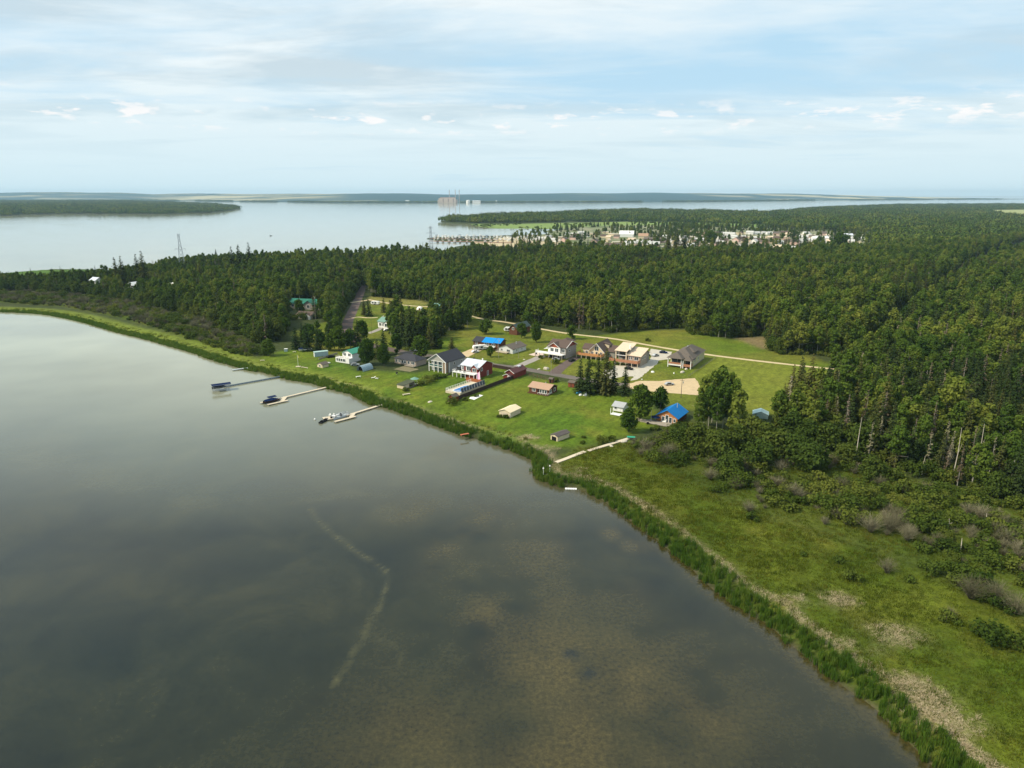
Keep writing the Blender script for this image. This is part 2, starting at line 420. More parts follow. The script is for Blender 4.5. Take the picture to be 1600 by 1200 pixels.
gm = bpy.data.materials.new('ground_cover'); gm.use_nodes = True
t = NT(gm.node_tree); b = gm.node_tree.nodes['Principled BSDF']
ga = t.n('ShaderNodeAttribute', attribute_name='ground_colour').outputs[0]
st = t.n('ShaderNodeAttribute', attribute_name='straw').outputs[2]
pos = t.n('ShaderNodeNewGeometry').outputs['Position']
f1 = t.map(t.noise(pos, .9, 5, .65), .3, .7, .62, 1.38)
f2 = t.map(t.noise(pos, .12, 4, .6), .3, .7, .8, 1.2)
f = t.m('MULTIPLY', f1, f2)
mw = t.n('ShaderNodeAttribute', attribute_name='mown').outputs[2]
rp = t.n('ShaderNodeMapping', ins={'Vector': pos, 'Rotation': (0, 0, R(-62))}).outputs[0]
rx = t.m('ADD', t.n('ShaderNodeSeparateXYZ', ins={0: rp}).outputs[1], t.m('MULTIPLY', t.noise(pos, .05, 2), 14))
stp = t.m('SINE', t.m('MULTIPLY', rx, 1.35))
f = t.m('MULTIPLY', f, t.m('ADD', 1.0, t.m('MULTIPLY', t.m('MULTIPLY', stp, mw), .085)))
c = t.mix(1.0, ga, t.n('ShaderNodeCombineColor', ins={0: f, 1: f, 2: f}).outputs[0], 'MULTIPLY')
sm_ = t.m('MULTIPLY', st, t.map(t.noise(pos, 1.3, 4, .7), .35, .6, .2, 1.0), clamp=True)
c = t.mix(sm_, c, t.ramp(t.noise(pos, 2.5, 3, .7), [(.3, (.22, .17, .10)), (.7, (.46, .37, .25))]))
gm.node_tree.links.new(c, b.inputs['Base Color'])
b.inputs['Roughness'].default_value = .95; b.inputs['Specular IOR Level'].default_value = .1
bn = t.n('ShaderNodeBump', ins={'Strength': .5, 'Distance': .25, 'Height': t.noise(pos, 1.1, 4, .7)})
gm.node_tree.links.new(bn.outputs[0], b.inputs['Normal'])
me = npmesh('ground', V, Fq, [gm])
ca = me.color_attributes.new('ground_colour', 'FLOAT_COLOR', 'POINT')
ca.data.foreach_set('color', np.concatenate([col, np.ones(GX.shape+(1,))], -1).astype(np.float32).ravel())
fa = me.attributes.new('straw', 'FLOAT', 'POINT'); fa.data.foreach_set('value', straw.astype(np.float32).ravel())
fm = me.attributes.new('mown', 'FLOAT', 'POINT'); fm.data.foreach_set('value', MOWN.astype(np.float32).ravel())
tag(link('ground', me), kind='structure')

# ---------------------------------------------------------------- water
bx0, bx1, by0, by1, st_ = -300, 130, 40, 480, 1.25
wx = np.arange(bx0, bx1+.1, st_); wy = np.arange(by0, by1+.1, st_)
WX, WY = np.meshgrid(wx, wy, indexing='xy')
trail = smooth(PL([(486,795),(497,815),(530,842),(560,865),(595,885),(606,895),(604,915),(592,945),(575,980),(555,1015),(535,1050),(522,1068)], 0), 2)
d = pdist(trail, WX, WY)
tw = np.clip(1.0-d/(.55+1.0*vnoise(WX, WY, .35, 1)), 0, 1)*np.clip(1.7*vnoise(WX, WY, .4, 0)-.25, 0, 1)
for pts in ([(700,1120),(722,1090),(733,1072)], [(690,1020),(705,1005)], [(560,990),(600,1000),(628,1015),(622,1035)], [(715,1035),(720,1028)]):
    l = smooth(PL(pts, 0), 1); tw = np.maximum(tw, .55*np.clip(1-pdist(l, WX, WY)/.8, 0, 1)*vnoise(WX, WY, .6, 2))
brown = np.zeros_like(WX)
for (q, r, a) in (((870,1040),13,1.0),((980,1075),14,1.0),((930,1110),12,.9),((760,960),7,.9),((750,820),10,.7),((845,870),9,.75),((870,930),8,.7),((820,870),10,.5),((790,985),9,.7),((1060,1080),12,.9),((1010,850),5,.4),((955,835),3,.8),((985,853),3,.7),((700,865),6,.7),((650,800),9,.5),((655,640),14,.4),((770,710),12,.6),((830,735),5,.7),((700,700),10,.5),((1120,1110),10,.5),((560,622),7,.8),((590,640),6,.6),((905,768),3.5,.9),((700,900),8,.4),((960,940),14,.35),((640,1180),16,.6),((900,1180),16,.8)):
    x_, y_ = P(*q, 0); brown = np.maximum(brown, a*np.exp(-((WX-x_)**2+((WY-y_)*.75)**2)/r**2))
brown *= np.clip(vnoise(WX, WY, .11, 3, 4)*2.2-.42, 0, 1)
brown = np.maximum(brown, .7*np.clip(1-(-sdf(landA, WX, WY))/(2.5+5*vnoise(WX, WY, .05, 2)), 0, 1))
sky_sheen_grid = None  # unset; the painted sky reflection is made in the shader below
holes = np.zeros_like(WX)
for q in ((893,1022), (918,1052)):
    x_, y_ = P(*q, 0); holes = np.maximum(holes, np.exp(-((WX-x_)**2+(WY-y_)**2)/1.6**2)*np.clip(vnoise(WX, WY, .9, 1)*2, 0, 1.2))
wm = bpy.data.materials.new('lake_water'); wm.use_nodes = True
t = NT(wm.node_tree); b = wm.node_tree.nodes['Principled BSDF']
pos = t.n('ShaderNodeNewGeometry').outputs['Position']
aw = t.n('ShaderNodeAttribute', attribute_name='weed').outputs[2]
ab = t.n('ShaderNodeAttribute', attribute_name='silt').outputs[2]
ah = t.n('ShaderNodeAttribute', attribute_name='hole').outputs[2]
spos = t.n('ShaderNodeSeparateXYZ', ins={0: pos})
sky_sheen = t.m('MULTIPLY', t.map(spos.outputs[1], 170, 400, 0, 1), t.map(spos.outputs[1], 560, 760, 1, .75), clamp=True)  # mask for a painted sky reflection, stronger away from the camera
w1 = t.noise(pos, .045, 6, .62, .4); w2 = t.noise(pos, 1.1, 7, .78); w3 = t.noise(pos, .012, 3, .5)
base = t.ramp(t.m('ADD', t.m('MULTIPLY', w1, .6), t.m('MULTIPLY', w2, .4)), [(.36, (.006, .008, .003)), (.5, (.015, .017, .006)), (.66, (.036, .034, .011))])
base = t.mix(t.m('MULTIPLY', sky_sheen, t.map(w3, .38, .62, .75, 1)), base, (.36, .365, .26))  # bright reflected sky put into the base colour
silt = t.ramp(w2, [(.3, (.040, .032, .009)), (.7, (.112, .086, .024))])
c = t.mix(t.m('MULTIPLY', ab, t.map(w2, .3, .65, .35, 1), clamp=True), base, silt)
c = t.mix(t.m('MULTIPLY', aw, t.map(w2, .3, .6, .25, .8), clamp=True), c, (.100, .090, .032))
c = t.mix(t.m('MULTIPLY', ah, .9, clamp=True), c, (.004, .010, .012))
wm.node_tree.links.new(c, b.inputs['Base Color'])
b.inputs['Roughness'].default_value = .07
b.inputs['IOR'].default_value = 1.42
mp = t.n('ShaderNodeMapping', ins={'Vector': pos, 'Rotation': (0, 0, R(35)), 'Scale': (1, .35, 1)}).outputs[0]
rip = t.m('ADD', t.noise(mp, 1.6, 3, .6), t.m('MULTIPLY', t.noise(mp, .25, 2, .5), 1.2))
calm = t.map(w3, .42, .6, .35, 1.0)
bn = t.n('ShaderNodeBump', ins={'Strength': t.m('MULTIPLY', calm, .34), 'Distance': .12, 'Height': rip})
wm.node_tree.links.new(bn.outputs[0], b.inputs['Normal'])
me = bpy.data.meshes.new('water')
n0 = len(wx); idx = np.arange(WX.size).reshape(WX.shape)
Vw = np.stack([WX, WY, 0*WX], -1).reshape(-1, 3)
Fw = np.stack([idx[:-1, :-1], idx[:-1, 1:], idx[1:, 1:], idx[1:, :-1]], -1).reshape(-1, 4)
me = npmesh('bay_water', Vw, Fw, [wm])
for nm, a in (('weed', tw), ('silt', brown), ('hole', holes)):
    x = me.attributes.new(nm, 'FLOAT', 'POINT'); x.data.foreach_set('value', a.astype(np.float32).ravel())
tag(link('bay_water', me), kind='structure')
E_ = 45000
m = MB()
for x0, y0, x1, y1 in ((-E_, -9000, E_, by0), (-E_, by1, E_, E_), (-E_, by0, bx0, by1), (bx1, by0, E_, by1)):
    y0_, y1_ = (wy[-1] if y0 == by1 else y0), y1
    x0_ = x0 if x0 != bx1 else wx[-1]
    m.add([(x0_, y0_, 0), (x1, y0_, 0), (x1, y1_, 0), (x0_, y1_, 0)], [(0, 1, 2, 3)])
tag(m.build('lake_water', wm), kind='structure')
# ================================================================ PLANTS
def quads(cen, nor, size, asp=1.0, ms=(), name='leaves', seed=0):
    r = np.random.default_rng(seed)
    n = len(cen)
    nor = nor/np.linalg.norm(nor, axis=1, keepdims=True)
    a = r.normal(size=(n, 3)); u = np.cross(nor, a); u /= np.linalg.norm(u, axis=1, keepdims=True)
    w = np.cross(nor, u)
    s = (size*np.ones(n))[:, None]*.5
    V = np.stack([cen-u*s-w*s*asp, cen+u*s-w*s*asp*.8, cen+u*s*.8+w*s*asp, cen-u*s+w*s*asp], 1).reshape(-1, 3)
    return npmesh(name, V, np.arange(4*n).reshape(n, 4), list(ms))

def trunk_mesh(name, h, r0, m, branches=(), top=.9, lean=.3, seed=0):
    r = np.random.default_rng(seed); mb = MB()
    k = 4; pts = [Vector((0, 0, -.3))]
    for i in range(1, k+1): pts.append(Vector((r.normal()*lean*i/k, r.normal()*lean*i/k, h*top*i/k)))
    for i in range(k): mb.tube(pts[i], pts[i+1], r0*(1-.85*i/k), r0*(1-.85*(i+1)/k), 5)
    for (z, dx, dy, dz_) in branches:
        mb.tube((0, 0, z), (dx, dy, z+dz_), r0*.35, r0*.1, 4)
    return mb.mesh(name, m)

def broadleaf(seed, h, rad, base, m, nclump=34, per=34, leaf=.62, bark=BARKP, flat=1.0, r0=.16):
    r = np.random.default_rng(seed)
    ch = h-base; cc = []; rr = []
    while len(cc) < nclump:
        u = r.uniform(0, 1)
        prof = math.sin(math.pi*min(1, (u*.92+.10)))**.55
        a = r.uniform(0, 2*math.pi); q = rad*prof*math.sqrt(r.uniform(.15, 1))*.82
        cc.append((math.cos(a)*q*r.uniform(.8, 1.15), math.sin(a)*q*r.uniform(.8, 1.15), base+ch*(.08+.86*u))); rr.append(rad*r.uniform(.28, .46))
    cen = []; nor = []
    for c, q in zip(cc, rr):
        d = r.normal(size=(per, 3)); d /= np.linalg.norm(d, axis=1, keepdims=True)
        rad_ = q*r.uniform(.55, 1.0, (per, 1))
        cen.append(np.array(c)+d*rad_*np.array([1, 1, .8*flat])); nor.append(d+r.normal(size=(per, 3))*.55+np.array([0, 0, .35]))
    cen = np.vstack(cen); nor = np.vstack(nor)
    crown = quads(cen, nor, leaf*r.uniform(.6, 1.25, len(cen)), 1, [m], 'crown', seed)
    br = [(r.uniform(base*.8, h*.75), r.normal()*rad*.4, r.normal()*rad*.4, r.uniform(1, 2.5)) for _ in range(6)]
    return crown, trunk_mesh('trunk', h, r0, bark, br, .88, .35, seed)

def conifer(seed, h, rad, m, bark=BARKD, base=1.0, dens=1.0, droop=.25, r0=.17):
    r = np.random.default_rng(seed)
    cen = []; nor = []; size = []
    z = base
    while z < h*.985:
        u = (z-base)/(h-base)
        R_ = rad*(1-u)**.8*(.9+.2*r.random())+.12
        nb = max(4, int((5+R_*3.2)*dens))
        for k in range(nb):
            a = r.uniform(0, 2*math.pi); L = R_*r.uniform(.6, 1.15)
            ns = max(1, int(L/.42))
            for j in range(ns):
                q = L*(j+.7)/ns
                cen.append((math.cos(a)*q, math.sin(a)*q, z-droop*q+.12*r.normal()))
                nor.append((math.cos(a)*.45+r.normal()*.4, math.sin(a)*.45+r.normal()*.4, .8)); size.append(.34+.32*r.random()+.10*(1-u))
        z += .50+.22*r.random()
    crown = quads(np.array(cen), np.array(nor), np.array(size), .8, [m], 'crown', seed)
    return crown, trunk_mesh('trunk', h, r0, bark, (), .97, .1, seed)

def shrub(seed, w, h, m, n=420, leaf=.36):
    r = np.random.default_rng(seed); cen = []; nor = []
    for k in range(13):
        a = r.uniform(0, 2*math.pi); q = w*.5*math.sqrt(r.random())*.8; c = np.array([math.cos(a)*q, math.sin(a)*q, h*r.uniform(.25, .62)*(1-.35*q/w)])
        d = r.normal(size=(n//13, 3)); d /= np.linalg.norm(d, axis=1, keepdims=True)
        cen.append(c+d*np.array([w*.2, w*.2, h*.33])*r.uniform(.55, 1, (len(d), 1))); nor.append(d+r.normal(size=d.shape)*.5+np.array([0, 0, .4]))
    cen = np.vstack(cen); cen[:, 2] = np.maximum(cen[:, 2], .05)
    return quads(cen, np.vstack(nor), leaf*r.uniform(.6, 1.3, len(cen)), 1, [m], 'foliage', seed)

def twigs(seed, w, h, m, n=150, r0=.028):
    """bare willow: arching stems from one root"""
    r = np.random.default_rng(seed); V = []; Fs = []
    for k in range(n):
        a = r.uniform(0, 2*math.pi); sp = w*.5*math.sqrt(r.random()); hh = h*r.uniform(.55, 1)*(1-.35*(2*sp/w)**2)
        p = [np.array([math.cos(a)*.15, math.sin(a)*.15, 0])]
        for j in (1, 2, 3):
            f = j/3; p.append(np.array([math.cos(a)*sp*f**1.3, math.sin(a)*sp*f**1.3, hh*f**.8])+r.normal(size=3)*.08*w/3)
        side = np.array([-math.sin(a), math.cos(a), 0])
        for up in (side, np.array([math.cos(a)*.6, math.sin(a)*.6, -.6])):
            o = len(V)
            for j, q in enumerate(p): s = r0*(1.15-.3*j); V += [q-up*s, q+up*s]
            Fs += [(o+2*j, o+2*j+1, o+2*j+3, o+2*j+2) for j in range(3)]
        o = len(V); q = p[2]; e = q+r.normal(size=3)*np.array([.3, .3, .25])*w/3.5+np.array([0, 0, .3]); V += [q-side*r0*.6, q+side*r0*.6, e+side*r0*.3, e-side*r0*.3]; Fs.append((o, o+1, o+2, o+3))
    return npmesh('twigs', np.array(V), np.array(Fs), [m])

def blades(seed, n, w, h, bw, m, lean=.35):
    r = np.random.default_rng(seed)
    x = r.uniform(-w, w, n); y = r.uniform(-w, w, n); a = r.uniform(0, math.pi, n); hh = h*r.uniform(.6, 1.1, n)
    dx, dy = np.cos(a)*bw*.5, np.sin(a)*bw*.5; lx, ly = r.normal(size=n)*lean*hh, r.normal(size=n)*lean*hh
    z = 0*x
    V = np.stack([np.stack([x-dx, y-dy, z-.1], 1), np.stack([x+dx, y+dy, z-.1], 1), np.stack([x+dx*.5+lx, y+dy*.5+ly, hh], 1), np.stack([x-dx*.5+lx, y-dy*.5+ly, hh], 1)], 1).reshape(-1, 3)
    return npmesh('blades', V, np.arange(4*n).reshape(n, 4), [m])

ASP = [broadleaf(10, 17, 3.3, 4.5, ASPEN, 44), broadleaf(11, 20, 3.5, 6.5, ASPEN, 46), broadleaf(12, 15, 3.2, 3.2, ASPEN, 42), broadleaf(13, 18, 3.9, 5.0, ASPEN, 50), broadleaf(14, 13, 3.1, 2.0, ASPEN, 40), broadleaf(15, 16, 2.8, 4.0, ASPEN, 36)]
SPR = [conifer(20, 19, 3.2, SPRUCE), conifer(21, 16, 2.8, SPRUCE), conifer(22, 22, 3.3, SPRUCE, base=1.8), conifer(23, 13, 2.8, SPRUCE, base=.4)]
DEAD = [conifer(30, 17, 1.7, DEADN, bark=BARKP, base=3, dens=.55), conifer(31, 14, 1.4, TWIG, bark=BARKP, base=3, dens=.35)]
OSI = [broadleaf(45, 7.5, 5.0, .6, OSIER, 70, 44, .55, BARKD), broadleaf(46, 9.5, 4.6, .8, OSIER, 70, 44, .55, BARKD), broadleaf(47, 6.0, 4.2, .4, OSIER, 56, 40, .5, BARKD)]
GARD = [broadleaf(40, 11, 4.6, 1.2, POPLAR, 64, 44, .6, BARKD, r0=.28), broadleaf(41, 9, 3.6, .8, POPLAR, 50, 42, .5, BARKD, r0=.22), broadleaf(42, 16, 5.6, 1.6, POPLAR, 100, 44, .62, BARKD, r0=.34), broadleaf(43, 7, 2.6, .5, POPLAR, 38, 36, .42, BARKD)]
SHR = [shrub(50, 5.8, 3.6, WILLOW, 520), shrub(51, 4.6, 3.0, WILLOW, 420), shrub(52, 7.2, 4.4, WILLOW, 720), shrub(53, 3.4, 2.0, WILLOW, 300)]
TWG = [twigs(60, 4.8, 3.6, TWIG, 130), twigs(61, 3.8, 2.8, TWIG, 100), twigs(62, 6.2, 4.2, TWIG, 180)]
STEM = trunk_mesh('stems', 1.8, .07, BARKD, [(.1, .8, .3, 1.2), (.1, -.7, .5, 1.3), (.1, .1, -.8, 1.1)], .9, .2, 5)

def lowpoly_patch(seed, n, half, hmin, hmax, frac):
    """a piece of distant wood"""
    r = np.random.default_rng(seed); parts = []
    cen = []; nor = []; sz = []; cen2 = []; nor2 = []; sz2 = []
    for k in range(n):
        x, y = r.uniform(-half, half, 2); h = r.uniform(hmin, hmax)
        if r.random() < frac:
            for j in range(16):
                u = r.random(); q = 2.4*(1-u); a = r.uniform(0, 6.28)
                cen2.append((x+math.cos(a)*q, y+math.sin(a)*q, 1+u*h*1.05)); nor2.append((math.cos(a), math.sin(a), .6)); sz2.append(1.5)
        else:
            for j in range(22):
                d = r.normal(size=3); d /= np.linalg.norm(d)
                cen.append((x+d[0]*3.2, y+d[1]*3.2, h*.62+d[2]*h*.38)); nor.append(d+r.normal(size=3)*.3+np.array([0, 0, .3])); sz.append(2.3)
    a = quads(np.array(cen), np.array(nor), np.array(sz), 1, [ASPEN], 'far', seed)
    if cen2:
        b = quads(np.array(cen2), np.array(nor2), np.array(sz2), 1, [SPRUCE], 'far', seed+1)
        return join_mesh('far_wood_patch', [a, b])
    return a
FARP = [lowpoly_patch(70+i, 16, 16, 11, 18, f) for i, f in enumerate((.2, .35, .6, .1))]

def scatter(name, pts, rot, scl, which, meshes, label=None, cat=None):
    """one 'stuff' object: the meshes instanced on points by geometry nodes"""
    pc = bpy.data.collections.new(name+'_kinds')
    for i, me in enumerate(meshes):
        pc.objects.link(bpy.data.objects.new('%s_kind.%03d' % (name, i), me))
    pts = np.asarray(pts, np.float32)
    me = bpy.data.meshes.new(name); me.vertices.add(len(pts)); me.vertices.foreach_set('co', pts.ravel())
    a = me.attributes.new('rz', 'FLOAT', 'POINT'); a.data.foreach_set('value', np.asarray(rot, np.float32))
    a = me.attributes.new('sc', 'FLOAT_VECTOR', 'POINT'); a.data.foreach_set('vector', np.asarray(scl, np.float32).ravel())
    a = me.attributes.new('kd', 'INT', 'POINT'); a.data.foreach_set('value', np.asarray(which, np.int32))
    o = link(name, me)
    ng = bpy.data.node_groups.new(name+'_scatter', 'GeometryNodeTree')
    ng.interface.new_socket('Geometry', in_out='INPUT', socket_type='NodeSocketGeometry')
    ng.interface.new_socket('Geometry', in_out='OUTPUT', socket_type='NodeSocketGeometry')
    N = ng.nodes; L = ng.links
    gi = N.new('NodeGroupInput'); go = N.new('NodeGroupOutput'); iop = N.new('GeometryNodeInstanceOnPoints')
    ci = N.new('GeometryNodeCollectionInfo'); ci.inputs['Collection'].default_value = pc
    ci.inputs['Separate Children'].default_value = True; ci.inputs['Reset Children'].default_value = True
    def attr(nm, tp):
        q = N.new('GeometryNodeInputNamedAttribute'); q.data_type = tp; q.inputs[0].default_value = nm; return q.outputs[0]
    cx_ = N.new('ShaderNodeCombineXYZ'); L.new(attr('rz', 'FLOAT'), cx_.inputs[2])
    L.new(gi.outputs[0], iop.inputs['Points']); L.new(ci.outputs[0], iop.inputs['Instance'])
    iop.inputs['Pick Instance'].default_value = True
    L.new(attr('kd', 'INT'), iop.inputs['Instance Index'])
    L.new(cx_.outputs[0], iop.inputs['Rotation']); L.new(attr('sc', 'FLOAT_VECTOR'), iop.inputs['Scale'])
    L.new(iop.outputs[0], go.inputs[0])
    md = o.modifiers.new('scatter', 'NODES'); md.node_group = ng
    return tag(o, label, cat, kind='stuff')

def fill(poly, spacing, jitter=.42, seed=0):
    r = np.random.default_rng(seed)
    x0, y0 = poly.min(0); x1, y1 = poly.max(0)
    X, Y = np.meshgrid(np.arange(x0, x1, spacing), np.arange(y0, y1, spacing))
    X = X+r.uniform(-1, 1, X.shape)*jitter*spacing; Y = Y+r.uniform(-1, 1, Y.shape)*jitter*spacing
    k = sdf(poly, X, Y) > 0
    return X[k], Y[k]
def in_view(x, y, m=.12):
    return (np.abs(x) < (.75+m)*(y+20)) & (y > 90)

# ---- the near woods
tx = []; ty = []
for i, pl in enumerate((F_LEFT, F_MAIN, F_RIGHT)):
    x, y = fill(pl, 5.0, .45, 100+i); tx.append(x); ty.append(y)
tx = np.concatenate(tx); ty = np.concatenate(ty)
k = (np.abs(tx) < .95*(ty+40)) & (vnoise(tx, ty, 1/26, 3, 3) > .25) & (pdist(CUTLINE, tx, ty) > 7)
# leave room round the houses in the woods, and along the dark gravel road
ROADW = PL([(520,520),(545,500),(556,477),(565,457)])
k &= pdist(ROADW, tx, ty) > 6.5
for q, r_ in (((478,478), 17), ((474,497), 10), ((143,443), 9), ((204,449), 8), ((264,450), 7), ((1410,381), 14), ((1480,382), 14)):
    x_, y_ = P(*q); k &= np.hypot(tx-x_, (ty-y_)) > r_
# open gaps towards those houses
for q, l, w_ in (((478,482), 48, 26), ((474,502), 34, 16), ((204,452), 44, 12), ((143,446), 40, 14), ((264,456), 40, 9), ((1410,381), 90, 14), ((1480,382), 70, 10)):
    x_, y_ = P(*q); dd = math.hypot(x_, y_); e = np.array([x_, y_])*(1-l/dd)
    k &= pdist(np.array([(x_, y_), e]), tx, ty) > w_*.6
tx, ty = tx[k], ty[k]
tz = gz_sd(sdf(landA, tx, ty)); k = tz > .3; tx, ty, tz = tx[k], ty[k], tz[k]
n = len(tx)
mixn = vnoise(tx, ty, 1/70, 0, 3); pr = np.clip((mixn-.53)*4.2+.10, .03, .8)
inright = sdf(F_RIGHT, tx, ty) > 0
pr = np.where(inright, np.clip(pr+.10, 0, .9), pr)
edge = inright & (sdf(F_RIGHT, tx, ty) < 28) & (tx > .47*ty) & (ty < 330)
pr = np.where(edge, .62, np.where(tx < -140, pr*.75, pr))
isS = rng.random(n) < pr
dead = rng.random(n) < np.where(edge, .26, np.where(inright & (ty < 420), .13, .035))
hvar = .62+.62*vnoise(tx, ty, 1/48, 2, 3)+rng.normal(size=n)*.13
# lower trees on the left neck of land
hvar *= np.interp(tx, [-700, -420, -260, -120], [.62, .66, .88, 1.0])
wv = hvar*rng.uniform(.85, 1.2, n)
kd = np.where(dead, 10+rng.integers(0, 2, n), np.where(isS, 6+rng.integers(0, 4, n), rng.integers(0, 6, n)))
rz = rng.uniform(0, 6.28, n)
dist = np.hypot(tx, ty)
vis = in_view(tx, ty, .02)
lf = sdf(F_LEFT, tx, ty); osi = ((lf > 0) & (lf < 26) & (rng.random(n) < .75)) | (rng.random(n) < .10)
kd = np.where(osi & ~dead, 12+rng.integers(0, 3, n), kd); hvar = np.where(kd >= 12, np.clip(hvar*1.35, .7, 1.5), hvar); wv = np.where(kd >= 12, hvar*.85, wv)
ALLM = ASP+SPR+DEAD+OSI
def pick(mask, count):
    ids = np.where(mask & vis)[0]
    return ids[np.argsort(dist[ids])][:count]
ids = np.concatenate([pick((kd < 6), 270), pick((kd >= 6) & (kd < 10), 230), pick((kd >= 10) & (kd < 12), 60), pick(kd >= 12, 70)])
sel = np.zeros(n, bool); sel[ids] = True
def place_tree(pair, x, y, z, rot, sx, sz, name, label, group, cat='tree'):
    o = tag(link(name, None, None, (x, y, z), rot), label, cat, group)
    o.scale = (sx, sx, sz)
    link('trunk', pair[1], o); link('crown', pair[0], o)
    return o
for i in np.where(sel)[0]:
    kk = kd[i]
    right = tx[i] > 60
    if kk < 6: nm, lb, gp = 'aspen_tree', 'leafy green aspen with pale trunk in the near woods ' + ('right of the meadow' if right else 'left of the houses'), 'aspens in the near woods'
    elif kk < 10: nm, lb, gp = 'spruce_tree', 'pointed dark green spruce in the near woods ' + ('right of the meadow' if right else 'left of the houses'), 'spruces in the near woods'
    elif kk >= 12: nm, lb, gp = 'willow_tree', 'broad rounded tree lower than its neighbours in the near woods', 'rounded trees in the near woods'
    else: nm, lb, gp = 'dead_spruce', 'dry grey brown spruce standing dead among the green trees', 'dead spruces in the woods'
    place_tree(ALLM[kk], tx[i], ty[i], tz[i], rz[i], wv[i], hvar[i], nm, lb, gp)
joined = [join_mesh('tree_kind', [a[1], a[0]]) for a in ALLM]
r_ = ~sel
scatter('forest', np.stack([tx, ty, tz], 1)[r_], rz[r_], np.stack([wv, wv, hvar], 1)[r_], kd[r_], joined, 'dense mixed forest of aspen and spruce behind the lakeside houses', 'forest')
print('forest trees', n)

# undergrowth at the wood edges
ux_, uy_ = [], []
for i, pl in enumerate((F_LEFT, F_MAIN, F_RIGHT)):
    x, y = fill(pl, 3.4, .45, 200+i); s = sdf(pl, x, y); q = (s < 9) & (y < 620); ux_.append(x[q]); uy_.append(y[q])
ux_ = np.concatenate(ux_); uy_ = np.concatenate(uy_); q = (np.abs(ux_) < .9*(uy_+30)) & (pdist(ROADW, ux_, uy_) > 5); ux_, uy_ = ux_[q], uy_[q]
uz = gz_sd(sdf(landA, ux_, uy_)); m_ = len(ux_); s_ = rng.uniform(.55, 1.5, m_)
scatter('undergrowth', np.stack([ux_, uy_, uz], 1), rng.uniform(0, 6, m_), np.stack([s_*.8, s_*.8, s_*1.1], 1), rng.integers(0, 4, m_), SHR, 'low green undergrowth along the edge of the forest', 'undergrowth')

# ---- willow thickets
sx, sy = [], []
for i, (pl, sp) in enumerate(((SHRUB_A, 3.5), (SHRUB_B, 4.0))):
    x, y = fill(pl, sp, .48, 300+i); s = sdf(pl, x, y); dn = vnoise(x, y, 1/13, i, 3)
    thr = np.where((s < 9) & (sdf(F_RIGHT, x, y) < -16), .50, .32) if i == 0 else .25
    q = dn > thr; sx.append(x[q]); sy.append(y[q])
sx = np.concatenate(sx); sy = np.concatenate(sy); q = (np.abs(sx) < .9*(sy+30)); sx, sy = sx[q], sy[q]
szz = gz_sd(sdf(landA, sx, sy)); n = len(sx); deadw = rng.random(n) < np.clip((vnoise(sx, sy, 1/25, 3, 3)-.35)*1.9+.34*(sx < 0), .05, .65)
ks = np.where(deadw, 4+rng.integers(0, 3, n), rng.integers(0, 4, n)); ss_ = rng.uniform(.5, 1.45, n); rs = rng.uniform(0, 6.28, n)
dS = np.hypot(sx, sy); vS = in_view(sx, sy, .01)
def pickS(mask, count):
    i_ = np.where(mask & vS)[0]; return i_[np.argsort(dS[i_])][:count]
selS = np.zeros(n, bool); selS[np.concatenate([pickS(~deadw, 230), pickS(deadw, 110)])] = True
def place_shrub(me, x, y, z, rot, s, label, group, name='willow_shrub', sz=None):
    o = tag(link(name, None, None, (x, y, z), rot), label, 'shrub', group); o.scale = (s, s, sz or s)
    link('foliage' if name != 'bare_shrub' else 'twigs', me, o); link('stems', STEM, o)
    return o
MS = SHR+TWG
for i in np.where(selS)[0]:
    if deadw[i]: place_shrub(MS[ks[i]], sx[i], sy[i], szz[i], rs[i], ss_[i], 'leafless grey willow shrub in the thicket beside the meadow', 'bare grey shrubs', 'bare_shrub')
    else: place_shrub(MS[ks[i]], sx[i], sy[i], szz[i], rs[i], ss_[i], 'rounded green willow shrub in the thicket beside the meadow', 'green willow shrubs')
q = ~selS
scatter('willow_thicket', np.stack([sx, sy, szz], 1)[q], rs[q], np.stack([ss_]*3, 1)[q], ks[q], MS, 'mass of willow brush between the woods and the lake reeds', 'thicket')
print('shrubs', n)

# ---- reeds along the bay, meadow grass, straw
def along(line, step):
    out = []
    for a, b in zip(line[:-1], line[1:]):
        L = np.hypot(*(b-a)); k_ = max(1, int(L/step))
        for j in range(k_): out.append(a+(b-a)*(j+.5)/k_)
    return np.array(out)
REEDM = [blades(80+i, 26, .55, 2.0, .11, REED, .10) for i in range(4)]
x0, y0 = -520, 60
xs, ys_ = [], []
sh = shore[(shore[:, 1] > 30)]
pts = along(sh, .55)
for o_ in np.arange(-.6, 6.8, .75):
    pass
cand = np.repeat(pts, 9, 0)+rng.uniform(-7.5, 7.5, (len(pts)*9, 2))
dd = sdf(landA, cand[:, 0], cand[:, 1])
wd = 4.0+3.4*vnoise(cand[:, 0], cand[:, 1], 1/9, 1, 3)-np.clip((cand[:, 1]-330)/120, 0, 1)*1.0
near = (np.hypot(cand[:, 0], cand[:, 1]) < 800)
q = (dd > -.8+.8*vnoise(cand[:, 0], cand[:, 1], .5, 2, 1)) & (dd < wd) & near & (np.abs(cand[:, 0]) < .9*(cand[:, 1]+30))
